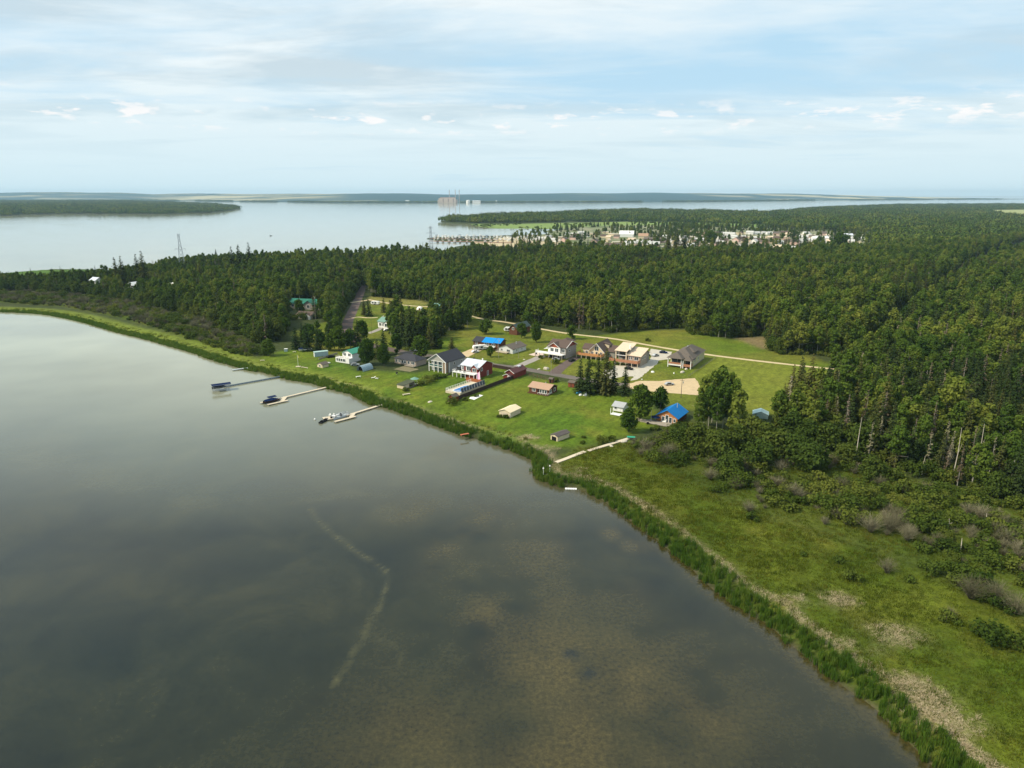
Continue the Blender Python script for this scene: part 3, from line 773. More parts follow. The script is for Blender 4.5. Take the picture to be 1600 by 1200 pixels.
# openings where the docks and the boat gap are
for qx in ((404,575), (437,588), (513,605), (603,631), (893,763), (745,684)):
    x_, y_ = P(*qx, 0); q &= np.hypot(cand[:, 0]-x_, cand[:, 1]-y_) > (1.3 if qx[0] < 700 else 2.6)
cand = cand[q]; dd = dd[q]
nR = len(cand); hR = rng.uniform(.65, 1.15, nR)*(.75+.5*vnoise(cand[:, 0], cand[:, 1], 1/3.5, 2, 2))*np.interp(cand[:, 1], [100, 280, 420], [1, .9, .66])
scatter('reeds', np.column_stack([cand, np.maximum(gz_sd(dd), -.15)]), rng.uniform(0, 6, nR), np.stack([np.ones(nR), np.ones(nR), hR], 1), rng.integers(0, 4, nR), REEDM, 'band of tall green reeds growing along the bay shore', 'reeds')
print('reeds', nR)
GRM = [blades(90+i, 26, .8, .55, .09, GRASS, .35) for i in range(3)]
gx, gy = fill(MEADOW, 1.15, .5, 400)
g2 = fill(SHRUB_A, 1.5, .5, 401); k2 = sdf(MEADOW, *g2) < 0; gx = np.concatenate([gx, g2[0][k2]]); gy = np.concatenate([gy, g2[1][k2]])
q = (np.abs(gx) < .85*(gy+20)) & (gy < 330) & (sdf(landA, gx, gy) > 4.5); gx, gy = gx[q], gy[q]
cb = np.repeat(along(sh, 1.0), 7, 0); cb = cb+rng.uniform(-13, 13, cb.shape); db = sdf(landA, cb[:, 0], cb[:, 1])
q = (db > 4) & (db < 11) & (cb[:, 1] > 240) & (cb[:, 1] < 560); gx = np.concatenate([gx, cb[q, 0]]); gy = np.concatenate([gy, cb[q, 1]]); nG = len(gx)
sG = rng.uniform(.4, 1.2, nG)*np.clip(2.6*vnoise(gx, gy, 1/5, 0, 3)-.5, .2, 1.8)
scatter('meadow_grass', np.column_stack([gx, gy, gz_sd(sdf(landA, gx, gy))]), rng.uniform(0, 6, nG), np.stack([np.ones(nG), np.ones(nG), sG], 1), rng.integers(0, 3, nG), GRM, 'rough yellow green grass of the lakeside meadow', 'grass')
print('grass', nG)
STM = [blades(95+i, 22, .6, .6, .07, STRAW, .8) for i in range(3)]
gi_ = np.argwhere((STRAWF > .25) & (GY < 330))
prob = STRAWF[gi_[:, 0], gi_[:, 1]]; cell = 2.7/410*(GY[gi_[:, 0], 0]+60)
rep = np.minimum(6, np.maximum(1, (cell**2*.9*prob*1.5).astype(int))); ii = np.repeat(gi_, rep, 0)
px_ = GX[ii[:, 0], ii[:, 1]]+rng.uniform(-.7, .7, len(ii)); py_ = GY[ii[:, 0], ii[:, 1]]+rng.uniform(-.7, .7, len(ii))
q = sdf(landA, px_, py_) > 3.5; px_, py_ = px_[q], py_[q]; nT = len(px_)
scatter('straw', np.column_stack([px_, py_, gz_sd(sdf(landA, px_, py_))-.05]), rng.uniform(0, 6, nT), np.stack([np.ones(nT)]*2+[rng.uniform(.4, 1.0, nT)], 1), rng.integers(0, 3, nT), STM, 'pale dry straw lying between the reeds and the meadow', 'straw')
print('straw', nT)

# ---- distant woods
fx, fy = [], []
for i, pl in enumerate(FARW):
    x, y = fill(pl, 24, .4, 500+i); fx.append(x); fy.append(y)
x, y = fill(landB, 30, .4, 520); q = sdf(landB, x, y) > 10; fx.append(x[q]); fy.append(y[q])
fx = np.concatenate(fx); fy = np.concatenate(fy)
q = np.abs(fx) < .85*(fy+50)
for pl in FIELD_FAR: q &= sdf(pl, fx, fy) < 0
q &= (vnoise(fx, fy, 1/130, 2, 3) > .30)
q &= sdf(landA, fx, fy) + np.where(sdf(landB, fx, fy) > 0, 1e6, 0) > 12
fx, fy = fx[q], fy[q]; nF = len(fx); sF = rng.uniform(.75, 1.2, nF)
fz = np.full(nF, 1.2)+np.clip(sdf(landB, fx, fy)/500, 0, 1)*14*(.5+vnoise(fx, fy, 1/900, 2, 3))
scatter('distant_wood', np.column_stack([fx, fy, fz]), rng.uniform(0, 6, nF), np.stack([sF*1.15, sF*1.15, sF*rng.uniform(.7, 1.15, nF)], 1), rng.integers(0, 4, nF), FARP, 'distant dark wood on the far points of land', 'forest')
print('far patches', nF)
# ================================================================ BUILDING KIT
# every house stands on its own Empty at the corner nearest the camera: x runs along the lake front (towards the corner), y away from the lake
YAW = R(-33)
WHITE = mat('white_paint', (.78, .77, .74), .6, .05)
CREAM = mat('cream_siding', (.62, .52, .36), .7, .08, stripes=(2, .3, .85))
YEL = mat('yellow_siding', (.66, .56, .36), .7, .06, stripes=(2, .3, .88))
SAGE = mat('pale_green_siding', (.50, .47, .30), .7, .06, stripes=(2, .3, .85))
TAUPE = mat('taupe_siding', (.28, .26, .23), .75, .08, stripes=(2, .3, .85))
GREYS = mat('grey_siding', (.33, .35, .36), .75, .08, stripes=(2, .3, .85))
BLUEG = mat('blue_grey_metal', (.30, .40, .45), .5, .08, metal=.2, stripes=(0, .5, .85))
REDS = mat('barn_red_siding', (.17, .035, .025), .75, .12, stripes=(2, .3, .8))
BROWN = mat('brown_log', (.13, .055, .03), .8, .18, stripes=(2, .35, .6))
CEDAR = mat('cedar_boards', (.44, .19, .07), .7, .22, 1.5, stripes=(0, .3, .7))
DECKM = mat('red_brown_deck', (.40, .19, .11), .75, .12, 1.2)
ORDECK = mat('orange_deck', (.50, .24, .10), .7, .1, 1.2)
GREYW = mat('weathered_wood', (.32, .28, .23), .85, .15, 1.5, stripes=(0, .3, .7))
PALEW = mat('pale_planks', (.56, .48, .36), .8, .12, 1.5)
SHD = mat('dark_shingle', (.045, .046, .055), .85, .18, 3, stripes=(2, .35, .8))
SHB = mat('brown_shingle', (.105, .075, .062), .85, .18, 3, stripes=(2, .35, .8))
SHG = mat('grey_brown_shingle', (.125, .105, .088), .85, .2, 3, stripes=(2, .35, .8))
SHT = mat('tan_shingle', (.40, .26, .18), .85, .1, 2, stripes=(2, .35, .85))
SHBE = mat('beige_metal_roof', (.62, .49, .36), .55, .06, stripes=(0, .6, .85))
METW = mat('bare_metal_roof', (.66, .68, .72), .35, .12, 1.5, metal=.3, stripes=(0, .6, .75))
METG = mat('green_metal_roof', (.025, .15, .10), .5, .1, stripes=(0, .6, .8))
METM = mat('mint_metal_roof', (.06, .28, .19), .6, .1, stripes=(0, .6, .8))
METS = mat('sage_metal_roof', (.17, .30, .24), .5, .1, stripes=(0, .6, .8))
METB = mat('blue_metal_roof', (.004, .18, .50), .6, .08, stripes=(0, .6, .8))
TARPB = mat('blue_tarp', (.004, .22, .62), .5, .12, 1.0)
NAVY = mat('navy_canvas', (.008, .020, .065), .9, .15, spec=.05)
BLK = mat('black_plastic', (.012, .012, .014), .5, .1)
GLASS = mat('window_glass', (.035, .055, .065), .08, .1, spec=.8)
TEAL = mat('balcony_glass', (.03, .10, .10), .08, .1, spec=.8)
CONC = mat('concrete', (.46, .42, .35), .9, .10, .5)
GRAV = mat('pale_gravel', (.50, .38, .23), .95, .14, .35, bump=.3)
TAN = mat('sandy_track', (.50, .40, .24), .95, .15, .3)
BRGRAV = mat('brown_gravel', (.115, .085, .075), .95, .15, .3)
ASPH = mat('worn_asphalt', (.135, .115, .10), .9, .14, .25)
ASPL = mat('light_asphalt', (.30, .27, .24), .9, .1, .3)
STONE = mat('pale_rock', (.50, .45, .37), .9, .2, 2)
STEEL = mat('galvanised_steel', (.42, .44, .46), .5, .1, metal=.4)
POOLW = mat('pool_water', (.02, .14, .40), .1, .2, 1)
ORG = mat('orange_plastic', (.70, .22, .02), .5)
GRN = mat('green_plastic', (.04, .32, .20), .5)
BLU = mat('blue_plastic', (.02, .22, .40), .45)
PINK = mat('pink_plastic', (.62, .34, .46), .5, .08, stripes=(1, .9, .7))

def site(name, label, cat, px, rz=YAW, group=None, z=1.5):
    return thing(name, label, cat, (*P(*px, z), z), rz, group)

def gable(root, x0, x1, y0, y1, ze, rise, axis, mw, mr, oh=.45, z0=-.3, mg=None, th=.16, wall='wall', roof='roof'):
    m = MB()
    if axis == 'y':
        xm = (x0+x1)/2
        pf = [(x0, y0), (x1, y0)]
        m.add([(x0, y0, z0), (x1, y0, z0), (x1, y1, z0), (x0, y1, z0), (x0, y0, ze), (x1, y0, ze), (x1, y1, ze), (x0, y1, ze), (xm, y0, ze+rise), (xm, y1, ze+rise)],
              [(0, 1, 5, 4), (1, 2, 6, 5), (2, 3, 7, 6), (3, 0, 4, 7), (5, 6, 9, 8), (4, 8, 9, 7)], 0)
        m.add([(x0, y0, ze), (x1, y0, ze), (xm, y0, ze+rise), (x0, y1, ze), (x1, y1, ze), (xm, y1, ze+rise)], [(0, 1, 2), (4, 3, 5)], 1)
        s = rise/((x1-x0)/2)
        r = MB()
        for e, sg in ((x0, -1), (x1, 1)):
            q = [(xm, y0-oh, ze+rise+th+.02), (xm, y1+oh, ze+rise+th+.02), (e+sg*oh, y1+oh, ze-s*oh+th+.02), (e+sg*oh, y0-oh, ze-s*oh+th+.02)]
            r.slab(q if sg < 0 else q[::-1], th)
    else:
        ym = (y0+y1)/2
        m.add([(x0, y0, z0), (x1, y0, z0), (x1, y1, z0), (x0, y1, z0), (x0, y0, ze), (x1, y0, ze), (x1, y1, ze), (x0, y1, ze), (x0, ym, ze+rise), (x1, ym, ze+rise)],
              [(0, 1, 5, 4), (1, 2, 6, 5), (2, 3, 7, 6), (3, 0, 4, 7), (4, 5, 9, 8), (6, 7, 8, 9)], 0)
        m.add([(x1, y0, ze), (x1, y1, ze), (x1, ym, ze+rise), (x0, y0, ze), (x0, y1, ze), (x0, ym, ze+rise)], [(0, 1, 2), (4, 3, 5)], 1)
        s = rise/((y1-y0)/2)
        r = MB()
        for e, sg in ((y0, -1), (y1, 1)):
            q = [(x0-oh, ym, ze+rise+th+.02), (x1+oh, ym, ze+rise+th+.02), (x1+oh, e+sg*oh, ze-s*oh+th+.02), (x0-oh, e+sg*oh, ze-s*oh+th+.02)]
            r.slab(q if sg > 0 else q[::-1], th)
    w = m.build(wall, [mw, mg or mw], root)
    rf = r.build(roof, mr, root)
    return w, rf

def hip(root, x0, x1, y0, y1, ze, rise, mw, mr, oh=.5, z0=-.3, walls=True, roof='roof'):
    if walls: MB().box(x0, y0, z0, x1, y1, ze).build('wall', mw, root)
    X0, X1, Y0, Y1 = x0-oh, x1+oh, y0-oh, y1+oh; r = MB(); zt = ze+.03
    if X1-X0 > Y1-Y0: k = (Y1-Y0)/2; a = (X0+k, (Y0+Y1)/2, zt+rise); b = (X1-k, (Y0+Y1)/2, zt+rise)
    else: k = (X1-X0)/2; a = ((X0+X1)/2, Y0+k, zt+rise); b = ((X0+X1)/2, Y1-k, zt+rise)
    c = [(X0, Y0, zt), (X1, Y0, zt), (X1, Y1, zt), (X0, Y1, zt)]
    if X1-X0 > Y1-Y0: fs = [(0, 1, 5, 4), (1, 2, 5), (2, 3, 4, 5), (3, 0, 4)]
    else: fs = [(0, 1, 4), (1, 2, 5, 4), (2, 3, 5), (3, 0, 4, 5)]
    r.add(c+[a, b], fs+[(3, 2, 1, 0)])
    return r.build(roof, mr, root)

def wins(root, face, c, spans, mf=None, mg=None, name='window', bar=True):
    """windows (frame with a pane of its own) on the plane of a wall"""
    mf = mf or WHITE; mg = mg or GLASS
    for (a0, a1, z0, z1) in spans:
        f = MB(); g = MB(); t = .12; w = .14
        def bx(mb, u0, v0, u1, v1, o, q=0):
            if face == 'f': mb.box(u0, c-o, v0, u1, c-q, v1)
            elif face == 'b': mb.box(u0, c+q, v0, u1, c+o, v1)
            elif face == 'r': mb.box(c+q, u0, v0, c+o, u1, v1)
            else: mb.box(c-o, u0, v0, c-q, u1, v1)
        bx(f, a0-w, z0-w, a1+w, z0, t); bx(f, a0-w, z1, a1+w, z1+w, t); bx(f, a0-w, z0, a0, z1, t); bx(f, a1, z0, a1+w, z1, t)
        if bar and a1-a0 > 1.3: bx(f, (a0+a1)/2-.05, z0, (a0+a1)/2+.05, z1, t*.8)
        bx(g, a0, z0, a1, z1, .05, .01)
        fo = f.build(name, mf, root); g.build('pane', mg, fo)

def rail(root, pts, z, m, h=1.0, gap=1.2, mid=True, name='railing', solid=None):
    r = MB()
    for (ax, ay), (bx_, by_) in zip(pts[:-1], pts[1:]):
        L = math.hypot(bx_-ax, by_-ay); n = max(1, round(L/gap))
        r.beam((ax, ay, z+h), (bx_, by_, z+h), .12)
        if mid: r.beam((ax, ay, z+h*.5), (bx_, by_, z+h*.5), .06); r.beam((ax, ay, z+h*.12), (bx_, by_, z+h*.12), .06)
        for i in range(n+1):
            x, y = ax+(bx_-ax)*i/n, ay+(by_-ay)*i/n; r.beam((x, y, z), (x, y, z+h), .10)
    o = r.build(name, m, root)
    if solid:
        s = MB()
        for (ax, ay), (bx_, by_) in zip(pts[:-1], pts[1:]):
            d = Vector((bx_-ax, by_-ay, 0)).normalized().cross(Vector((0, 0, 1)))*.02
            s.add([(ax-d.x, ay-d.y, z+.1), (bx_-d.x, by_-d.y, z+.1), (bx_-d.x, by_-d.y, z+h-.08), (ax-d.x, ay-d.y, z+h-.08), (ax+d.x, ay+d.y, z+.1), (bx_+d.x, by_+d.y, z+.1), (bx_+d.x, by_+d.y, z+h-.08), (ax+d.x, ay+d.y, z+h-.08)], [(0, 1, 2, 3), (7, 6, 5, 4), (3, 2, 6, 7)])
        s.build('panel', solid, o)
    return o

def deck(root, x0, x1, y0, y1, z, m, mp=None, t=.25, step=3.0, name='deck'):
    d = MB().box(x0, y0, z-t, x1, y1, z).build(name, m, root)
    if z > .6:
        n = max(1, round((x1-x0)/step))
        for i in range(n+1):
            x = x0+.15+(x1-x0-.3)*i/n
            MB().box(x-.12, y0+.05, -.3, x+.12, y0+.29, z-t-.003).build('post', mp or m, root)
    return d

def chimney(parent, x, y, z0, z1, m, w=.5): return MB().box(x-w/2, y-w/2, z0, x+w/2, y+w/2, z1).build('chimney', m, parent)

# ---------------------------------------------------------------- roads, drives and pads
def ribbon(name, px, w, m, z=1.53, w2=None, it=2, th=.03):
    l = smooth(PL(px), it); n = len(l)
    d = np.gradient(l, axis=0); d /= np.linalg.norm(d, axis=1, keepdims=True); nn = np.column_stack([-d[:, 1], d[:, 0]])
    ww = np.linspace(w, w2 or w, n)[:, None]/2
    jit = 1+.12*(rng.random((n, 1))-.5)
    V = np.vstack([np.column_stack([l-nn*ww*jit, np.full(n, z)]), np.column_stack([l+nn*ww*jit, np.full(n, z)])])
    me = npmesh(name, V, [[i, i+1, n+i+1, n+i] for i in range(n-1)], [m])
    return tag(link(name, me), kind='structure')
def pad(name, px, m, z=1.53):
    c = [P(*q) for q in px]; v = []; rr = random.Random(len(name)+len(px))
    for (ax, ay), (bx_, by_) in zip(c, c[1:]+c[:1]):
        L = math.hypot(bx_-ax, by_-ay); n = max(1, int(L/1.6)); j = min(.38, L*.03) if L < 400 else 3
        for i in range(n): v.append((ax+(bx_-ax)*i/n+rr.uniform(-j, j), ay+(by_-ay)*i/n+rr.uniform(-j, j), z))
    return tag(MB().add(v, [tuple(range(len(v)))[::-1]]).build(name, m), kind='structure')
ribbon('gravel_road', [(566,446),(562,462),(548,492),(541,508),(545,528),(580,540),(625,549)], 7.5, BRGRAV, 1.526)
ribbon('street', [(625,549),(660,556),(700,556),(725,561),(760,569),(805,574),(850,582),(905,592),(960,600),(1000,603)], 6.0, ASPH, 1.530)
ribbon('verge_track', [(529,474),(548,473),(575,469)], 3.5, TAN, 1.534)
ribbon('field_track', [(575,468),(600,473),(640,478),(670,479),(705,484),(735,494),(760,500),(790,503),(860,517),(900,523),(960,529),(1000,537),(1045,545),(1110,555),(1200,566),(1304,577)], 3.2, TAN, 1.534)
ribbon('side_track', [(550,497),(560,495),(575,497),(590,496)], 2.6, TAN, 1.534)
ribbon('yard_drive', [(575,521),(590,516),(608,507)], 4.0, ASPL, 1.534)
ribbon('brown_drive', [(866,584),(872,578),(884,569),(897,560),(906,557)], 7.0, BRGRAV, 1.538, 4.5)
ribbon('grey_drive', [(808,573),(822,567),(836,561),(848,556)], 5.0, ASPL, 1.538)
ribbon('tan_drive', [(722,557),(735,550),(748,545)], 7.5, GRAV, 1.538)
pad('pink_patio', [(826,554),(834,556),(848,556.5),(851,549),(838,547),(835,551.5)], mat('pink_paving', (.58, .46, .38), .9, .1, .5), 1.542)
pad('concrete_yard', [(985,595),(997,593),(1027,568),(1030,563),(1047,561),(1050,550),(1018,545),(1012,551),(1018,556),(1010,570),(995,582)], CONC, 1.538)
pad('side_yard', [(990,588),(975,588),(955,592),(940,590),(945,577),(962,571),(1000,571),(1012,566),(1012,570)], CONC, 1.534)
pad('gravel_lot', [(975,602),(1000,595),(1030,595.5),(1060,592.5),(1086,591),(1092,600),(1096,618),(1060,615),(1020,612),(985,607)], GRAV, 1.546)
pad('patio_slab', [(618,556),(640,559),(655,556),(650,549),(625,549)], mat('worn_ground', (.17, .15, .085), .95, .25, .4), 1.522)

# ================================================================ LAKEFRONT HOUSES
# --- grey gabled house
h = site('lake_house', 'two storey grey house with dark gable roof and glazed white trimmed balcony facing the lake', 'house', (697,584))
gable(h, -11.5, 0, 2.6, 16, 6.0, 3.7, 'y', GREYS, SHD, .5, mg=mat('stone_grey_gable', (.36, .35, .32), .8, .1))
MB().box(-10.9, .1, 2.7, -2.2, 2.6, 2.95).build('balcony', WHITE, h)
for x in (-11.2, -7.9, -5.2, -2.3, -.35):
    MB().box(x-.17, .0, -.3, x+.17, .34, 6.0).build('post', WHITE, h)
gf = MB(); gf.add([(-11.5, 0, 6.0), (0, 0, 6.0), (-5.75, 0, 9.7), (-11.5, .2, 6.0), (0, .2, 6.0), (-5.75, .2, 9.7)], [(0, 1, 2), (5, 4, 3)]).build('gable_front', MATS['stone_grey_gable'], h)
rf = MB()
for e, sg in ((-11.5, -1), (0, 1)):
    s = 3.7/5.75; q = [(-5.75, -.5, 9.88), (-5.75, 2.2, 9.88), (e+sg*.5, 2.2, 6.18-s*.5), (e+sg*.5, -.5, 6.18-s*.5)]
    rf.slab(q if sg < 0 else q[::-1], .16)
rf.build('porch_roof', SHD, h)
tr = MB()
for e, sg in ((-11.5, -1), (0, 1)):
    s = 3.7/5.75; tr.beam((-5.75, -.56, 9.75), (e+sg*.5, -.56, 6.05-s*.5), .28)
tr.box(-11.5, -.03, 5.75, 0, .05, 6.0); tr.build('trim', WHITE, h)
rail(h, [(-10.9, .2), (-2.5, .2)], 2.95, WHITE, 1.0, 2.8, False, solid=TEAL)
wins(h, 'f', 2.6, [(-10.6, -8.2, 3.4, 5.5), (-7.7, -5.3, 3.4, 5.5), (-4.9, -3.0, 3.4, 5.5), (-10.4, -8.4, .4, 2.3), (-7.6, -5.4, .2, 2.3)], WHITE, TEAL)
MB().box(-2.0, .3, 0, -.6, 2.6, 5.9).build('brick_bay', mat('tan_brick', (.33, .24, .17), .85, .15, 2, stripes=(2, .25, .8)), h)
MB().box(0, 2.62, -.3, .18, 2.9, 6).build('corner_trim', WHITE, h)
MB().slab([(.05, 9, 2.2), (1.4, 9, 1.9), (1.4, 11.5, 1.9), (.05, 11.5, 2.2)], .1).build('awning', WHITE, h)
wins(h, 'r', 0, [(6.5, 7.6, 3.6, 4.7), (12.5, 13.8, 3.6, 4.7)])
# --- dark roofed bungalow to its left
h = site('bungalow', 'long low bungalow with dark roof and white windows left of the grey gabled house', 'house', (650,573))
hip(h, -15.2, 0, 0, 8.5, 2.9, 2.4, mat('taupe_wall', (.33, .27, .22), .8, .1), SHD)
wins(h, 'f', 0, [(-14.4, -13.2, .9, 2.4), (-12.3, -11.0, .9, 2.4), (-10.0, -8.8, .9, 2.4), (-8.2, -7.0, .9, 2.4), (-5.6, -4.3, .9, 2.4), (-3.2, -1.0, .9, 2.4)])
deck(h, -6, .5, -2.6, -.02, .5, GREYW); rail(h, [(-6, -2.5), (.4, -2.5), (.4, -.1)], .5, GREYW)
pad('bungalow_patio', [(615,577),(640,581),(655,577),(630,572)], mat('worn_ground', (.17, .15, .085), .95, .25, .4), 1.524)
# --- red house with the pale metal roof
h = site('red_house', 'red lake house with pale metal roof and white front deck above the swimming pool', 'house', (749,591))
w_, rf = gable(h, -11.0, 0, 0, 11.5, 5.6, 2.1, 'x', REDS, METW, .6)
MB().box(-11.0, -.12, 2.7, -3.9, 0, 5.55).build('front_wall', WHITE, h)
gable(h, -4.4, -.4, -1.0, 4.0, 5.0, 1.7, 'y', REDS, METW, .35, wall='entry_wall', roof='entry_roof')
chimney(rf, -2.5, 6.5, 7.2, 8.6, WHITE); MB().box(-8.5, 6.5, 7.2, -7.9, 7.1, 8.2).build('vent', BLK, rf)
wins(h, 'f', -.12, [(-10.4, -9.6, 3.2, 5.0), (-7.6, -4.9, 3.1, 5.0)]); wins(h, 'f', -1.0, [(-3.4, -1.2, 3.1, 4.8)])
wins(h, 'r', 0, [(1.5, 2.7, 3.4, 4.8), (6.8, 7.8, .2, 2.3)])
MB().box(-9.4, -.16, 2.75, -8.2, -.12, 5.4).build('red_panel', REDS, h)
deck(h, -13.5, 0, -4.6, -1.02, 2.7, WHITE, WHITE, .35, 2.6); rail(h, [(-13.4, -1.0), (-13.4, -4.5), (-.1, -4.5)], 2.7, WHITE, 1.0, 1.5)
MB().box(-4.6, -3.9, -.3, -.3, -1.1, 2.3).build('lower_room', REDS, h)
wins(h, 'f', -1.0, [(-10.2, -8.6, .4, 2.1)])
for x, y in ((-12, -3), (-10.2, -2.4), (-7, -3)): MB().box(x-.4, y-.4, 2.7, x+.4, y+.4, 3.2).box(x-.4, y+.3, 3.2, x+.4, y+.4, 3.8).build('chair', BLK, h)
t_ = site('slide', 'pink striped slide running down from the white deck of the red house', 'slide', (746,594), YAW+R(8))
m = MB().slab([(-2.2, 3.2, 3.2), (-.6, 3.2, 3.2), (1.9, -1.0, .5), (.3, -1.0, .5)], .3); m.build('chute', PINK, t_)
MB().beam((-2.3, 3.2, 3.6), (.2, -1.0, .9), .2).beam((-.5, 3.2, 3.6), (2.0, -1.0, .9), .2).build('side', WHITE, t_)
MB().beam((-1.4, 3, 0), (-1.4, 3, 3.1), .15).build('leg', WHITE, t_)
# --- pool with its deck and fences
h = site('swimming_pool', 'blue swimming pool in a raised pale deck beside the dark panel fence', 'pool', (719,618), R(-34))
MB().box(-8.6, 0, -.2, 0, 19.5, 1.0).build('surround', PALEW, h)
MB().prism([(-6.6, 3.4), (-5.6, 1.4), (-3.4, 1.0), (-1.4, 1.6), (-.9, 3.4), (-.9, 11.5), (-1.8, 13.2), (-3.6, 13.8), (-5.6, 13.0), (-6.4, 11.0)], .9, 1.06).build('pool_coping', WHITE, h)
MB().prism([(-6.2, 3.4), (-5.3, 1.7), (-3.4, 1.4), (-1.6, 1.9), (-1.2, 3.5), (-1.2, 11.3), (-2.0, 12.8), (-3.6, 13.3), (-5.4, 12.6), (-6.0, 10.8)], 1.0, 1.09).build('pool_surface', POOLW, h)
rail(h, [(0, .1), (-8.5, .1), (-8.5, 19.3)], 1.0, WHITE, 1.1, 1.7)
for i in range(9):
    y = 1.0+i*2.05
    p_ = MB().slab([(.05, y, 1.1), (.05, y+1.9, 1.1), (-.45, y+1.9, 3.0), (-.45, y, 3.0)][::-1], .08).build('solar_panel', mat('dark_panel', (.06, .075, .095), .3, .2), h)
    MB().beam((-.48, y, 3.03), (-.48, y+1.9, 3.03), .1).beam((.06, y, 1.1), (-.45, y, 3.02), .1).build('frame', STEEL, p_)
h = site('deck_fence', 'orange brown wooden wall panel between the pool and the red house', 'fence', (752,600), YAW)
for i in range(8): MB().box(-9.2+i*1.15, 0, -.2, -8.1+i*1.15, .12, 2.0+.05*(i % 2)).build('board', mat('orange_stain', (.36, .12, .05), .75, .1), h)
h = site('pool_shed', 'small red shed with white trim behind the round bush at the pool corner', 'shed', (709,629))
gable(h, -3.0, 0, 0, 3.6, 2.3, 1.0, 'y', REDS, SHG, .25); MB().box(.0, -.04, -.2, .08, .1, 2.3).box(-3.08, -.04, -.2, -3, .1, 2.3).build('trim', WHITE, h)
tag(MB().add([(*P(*q), 1.60) for q in ((733,623),(741,625),(747,622),(755,618),(748,616.5),(741,620),(735,620.5))], [tuple(range(7))[::-1]]).add([(*P(*q), 1.50) for q in ((733,623),(741,625),(747,622),(755,618),(748,616.5),(741,620),(735,620.5))], [tuple(range(7))]).build('lawn_mat', WHITE), 'white mat spread on the lawn beside the pool fence', 'mat')

# --- red garage by the street
h = site('red_garage', 'dark red garage with white trimmed front gable near the street', 'garage', (803,592))
w_, rf = gable(h, -5.0, 0, 0, 11.5, 2.9, 1.6, 'y', REDS, mat('maroon_roof', (.11, .05, .05), .8, .12), .4)
gable(h, -4.6, -.6, -2.6, -.02, 1.7, 1.0, 'y', REDS, MATS['maroon_roof'], .25, wall='porch_wall', roof='porch_roof')
tr = MB()
for y, xs_, ze, ri, xm in ((-.45, (-5.4, .4), 2.75, 1.75, -2.5), (-2.9, (-4.9, -.3), 1.65, 1.1, -2.6)):
    for x in xs_: tr.beam((xm, y, ze+ri), (x, y, ze), .2)
tr.build('trim', WHITE, h); MB().box(-3.2, 7.2, 3.75, -1.8, 9.6, 4.75).build('skylight', METW, rf)
MB().box(-2.2, -2.68, .0, -1.2, -2.6, 1.6).build('door', WHITE, h)
# --- brown cabin with tan roof
h = site('brown_cabin', 'dark brown cabin with tan roof and white framed windows alone on the lawn', 'cabin', (857,618))
gable(h, -10.4, 0, 0, 8.0, 2.7, 1.5, 'x', BROWN, SHT, .55, mg=mat('shaded_gable', (.05, .035, .03), .8, .1))  # gable ends coloured darker than the walls to stand for shade
wins(h, 'f', 0, [(-8.6, -7.0, .9, 2.2), (-4.6, -3.6, .7, 2.2), (-3.3, -2.3, .7, 2.2), (-2.0, -1.0, .7, 2.2)]); wins(h, 'r', 0, [(1.0, 2.6, .7, 2.2), (4.9, 6.2, .9, 2.3)])
MB().box(-5.9, -.06, 0, -5.1, 0, 2.1).build('door', BLK, h)
deck(h, -10.4, .3, -1.6, -.02, .35, BROWN); rail(h, [(-4.9, -1.5), (.2, -1.5), (.2, 2.8)], .35, WHITE, .7, .9, False)
chimney(h, -4.5, 5.2, 3.2, 4.5, STEEL, .35)
# --- small sheds on the lawns
h = site('cream_shed', 'cream yellow garden shed with gable roof in the middle of the lawn', 'shed', (797,653))
gable(h, -5.4, 0, 0, 8.0, 2.2, 1.0, 'y', CREAM, mat('cream_roof', (.72, .60, .40), .7, .06), .3)
MB().box(-4.6, -.06, 0, -1.6, 0, 1.9).build('door', PALEW, h); MB().box(.0, -.05, -.1, .1, 8.05, .0).box(-.02, -.06, 0, .1, .1, 2.2).build('trim', WHITE, h)
h = site('boat_house', 'low beige boat shed with dark ridged roof at the reed edge', 'shed', (871,690), R(-45))
gable(h, -3.4, 0, 0, 6.8, 1.9, .6, 'y', CREAM, mat('ribbed_dark_roof', (.10, .085, .08), .8, .15, stripes=(1, .9, .6)), .3)
MB().box(-2.8, -.08, 0, -.6, 0, 1.5).build('opening', BLK, h)
h = site('outhouse', 'tiny dark outhouse beside a bush below the street', 'outhouse', (863,599)); gable(h, -2.0, 0, 0, 2.0, 2.0, .5, 'x', BROWN, SHG, .2)
MB().box(-1.4, -.05, .1, -.6, 0, 1.8).build('door', BLK, h)
h = site('tool_shed', 'small red brown shed with grey roof left of the tall spruces', 'shed', (897,606)); gable(h, -3.2, 0, 0, 3.4, 2.3, .7, 'x', mat('rust_siding', (.22, .06, .035), .8, .12), SHG, .3)
MB().box(-2.1, -.05, .1, -1.2, 0, 1.9).build('door', BROWN, h)
h = site('white_shed', 'white shed with pale grey roof left of the blue roofed cabin', 'shed', (973,650-6)); gable(h, -4.6, 0, 0, 6.0, 2.1, 1.2, 'x', WHITE, mat('pale_grey_roof', (.36, .37, .38), .7, .1), .5)
wins(h, 'f', 0, [(-3.8, -2.8, .9, 1.7)]); MB().box(-1.9, -.05, 0, -1.0, 0, 1.9).build('door', WHITE, h)
h = site('white_deck', 'white railed platform with tall posts beside the white shed', 'deck', (968,651)); deck(h, -4.2, 0, 0, 2.5, .5, WHITE)
for x in (-4.1, -3.0): MB().box(x-.09, .02, .5, x+.09, .2, 3.0).build('post', WHITE, h)
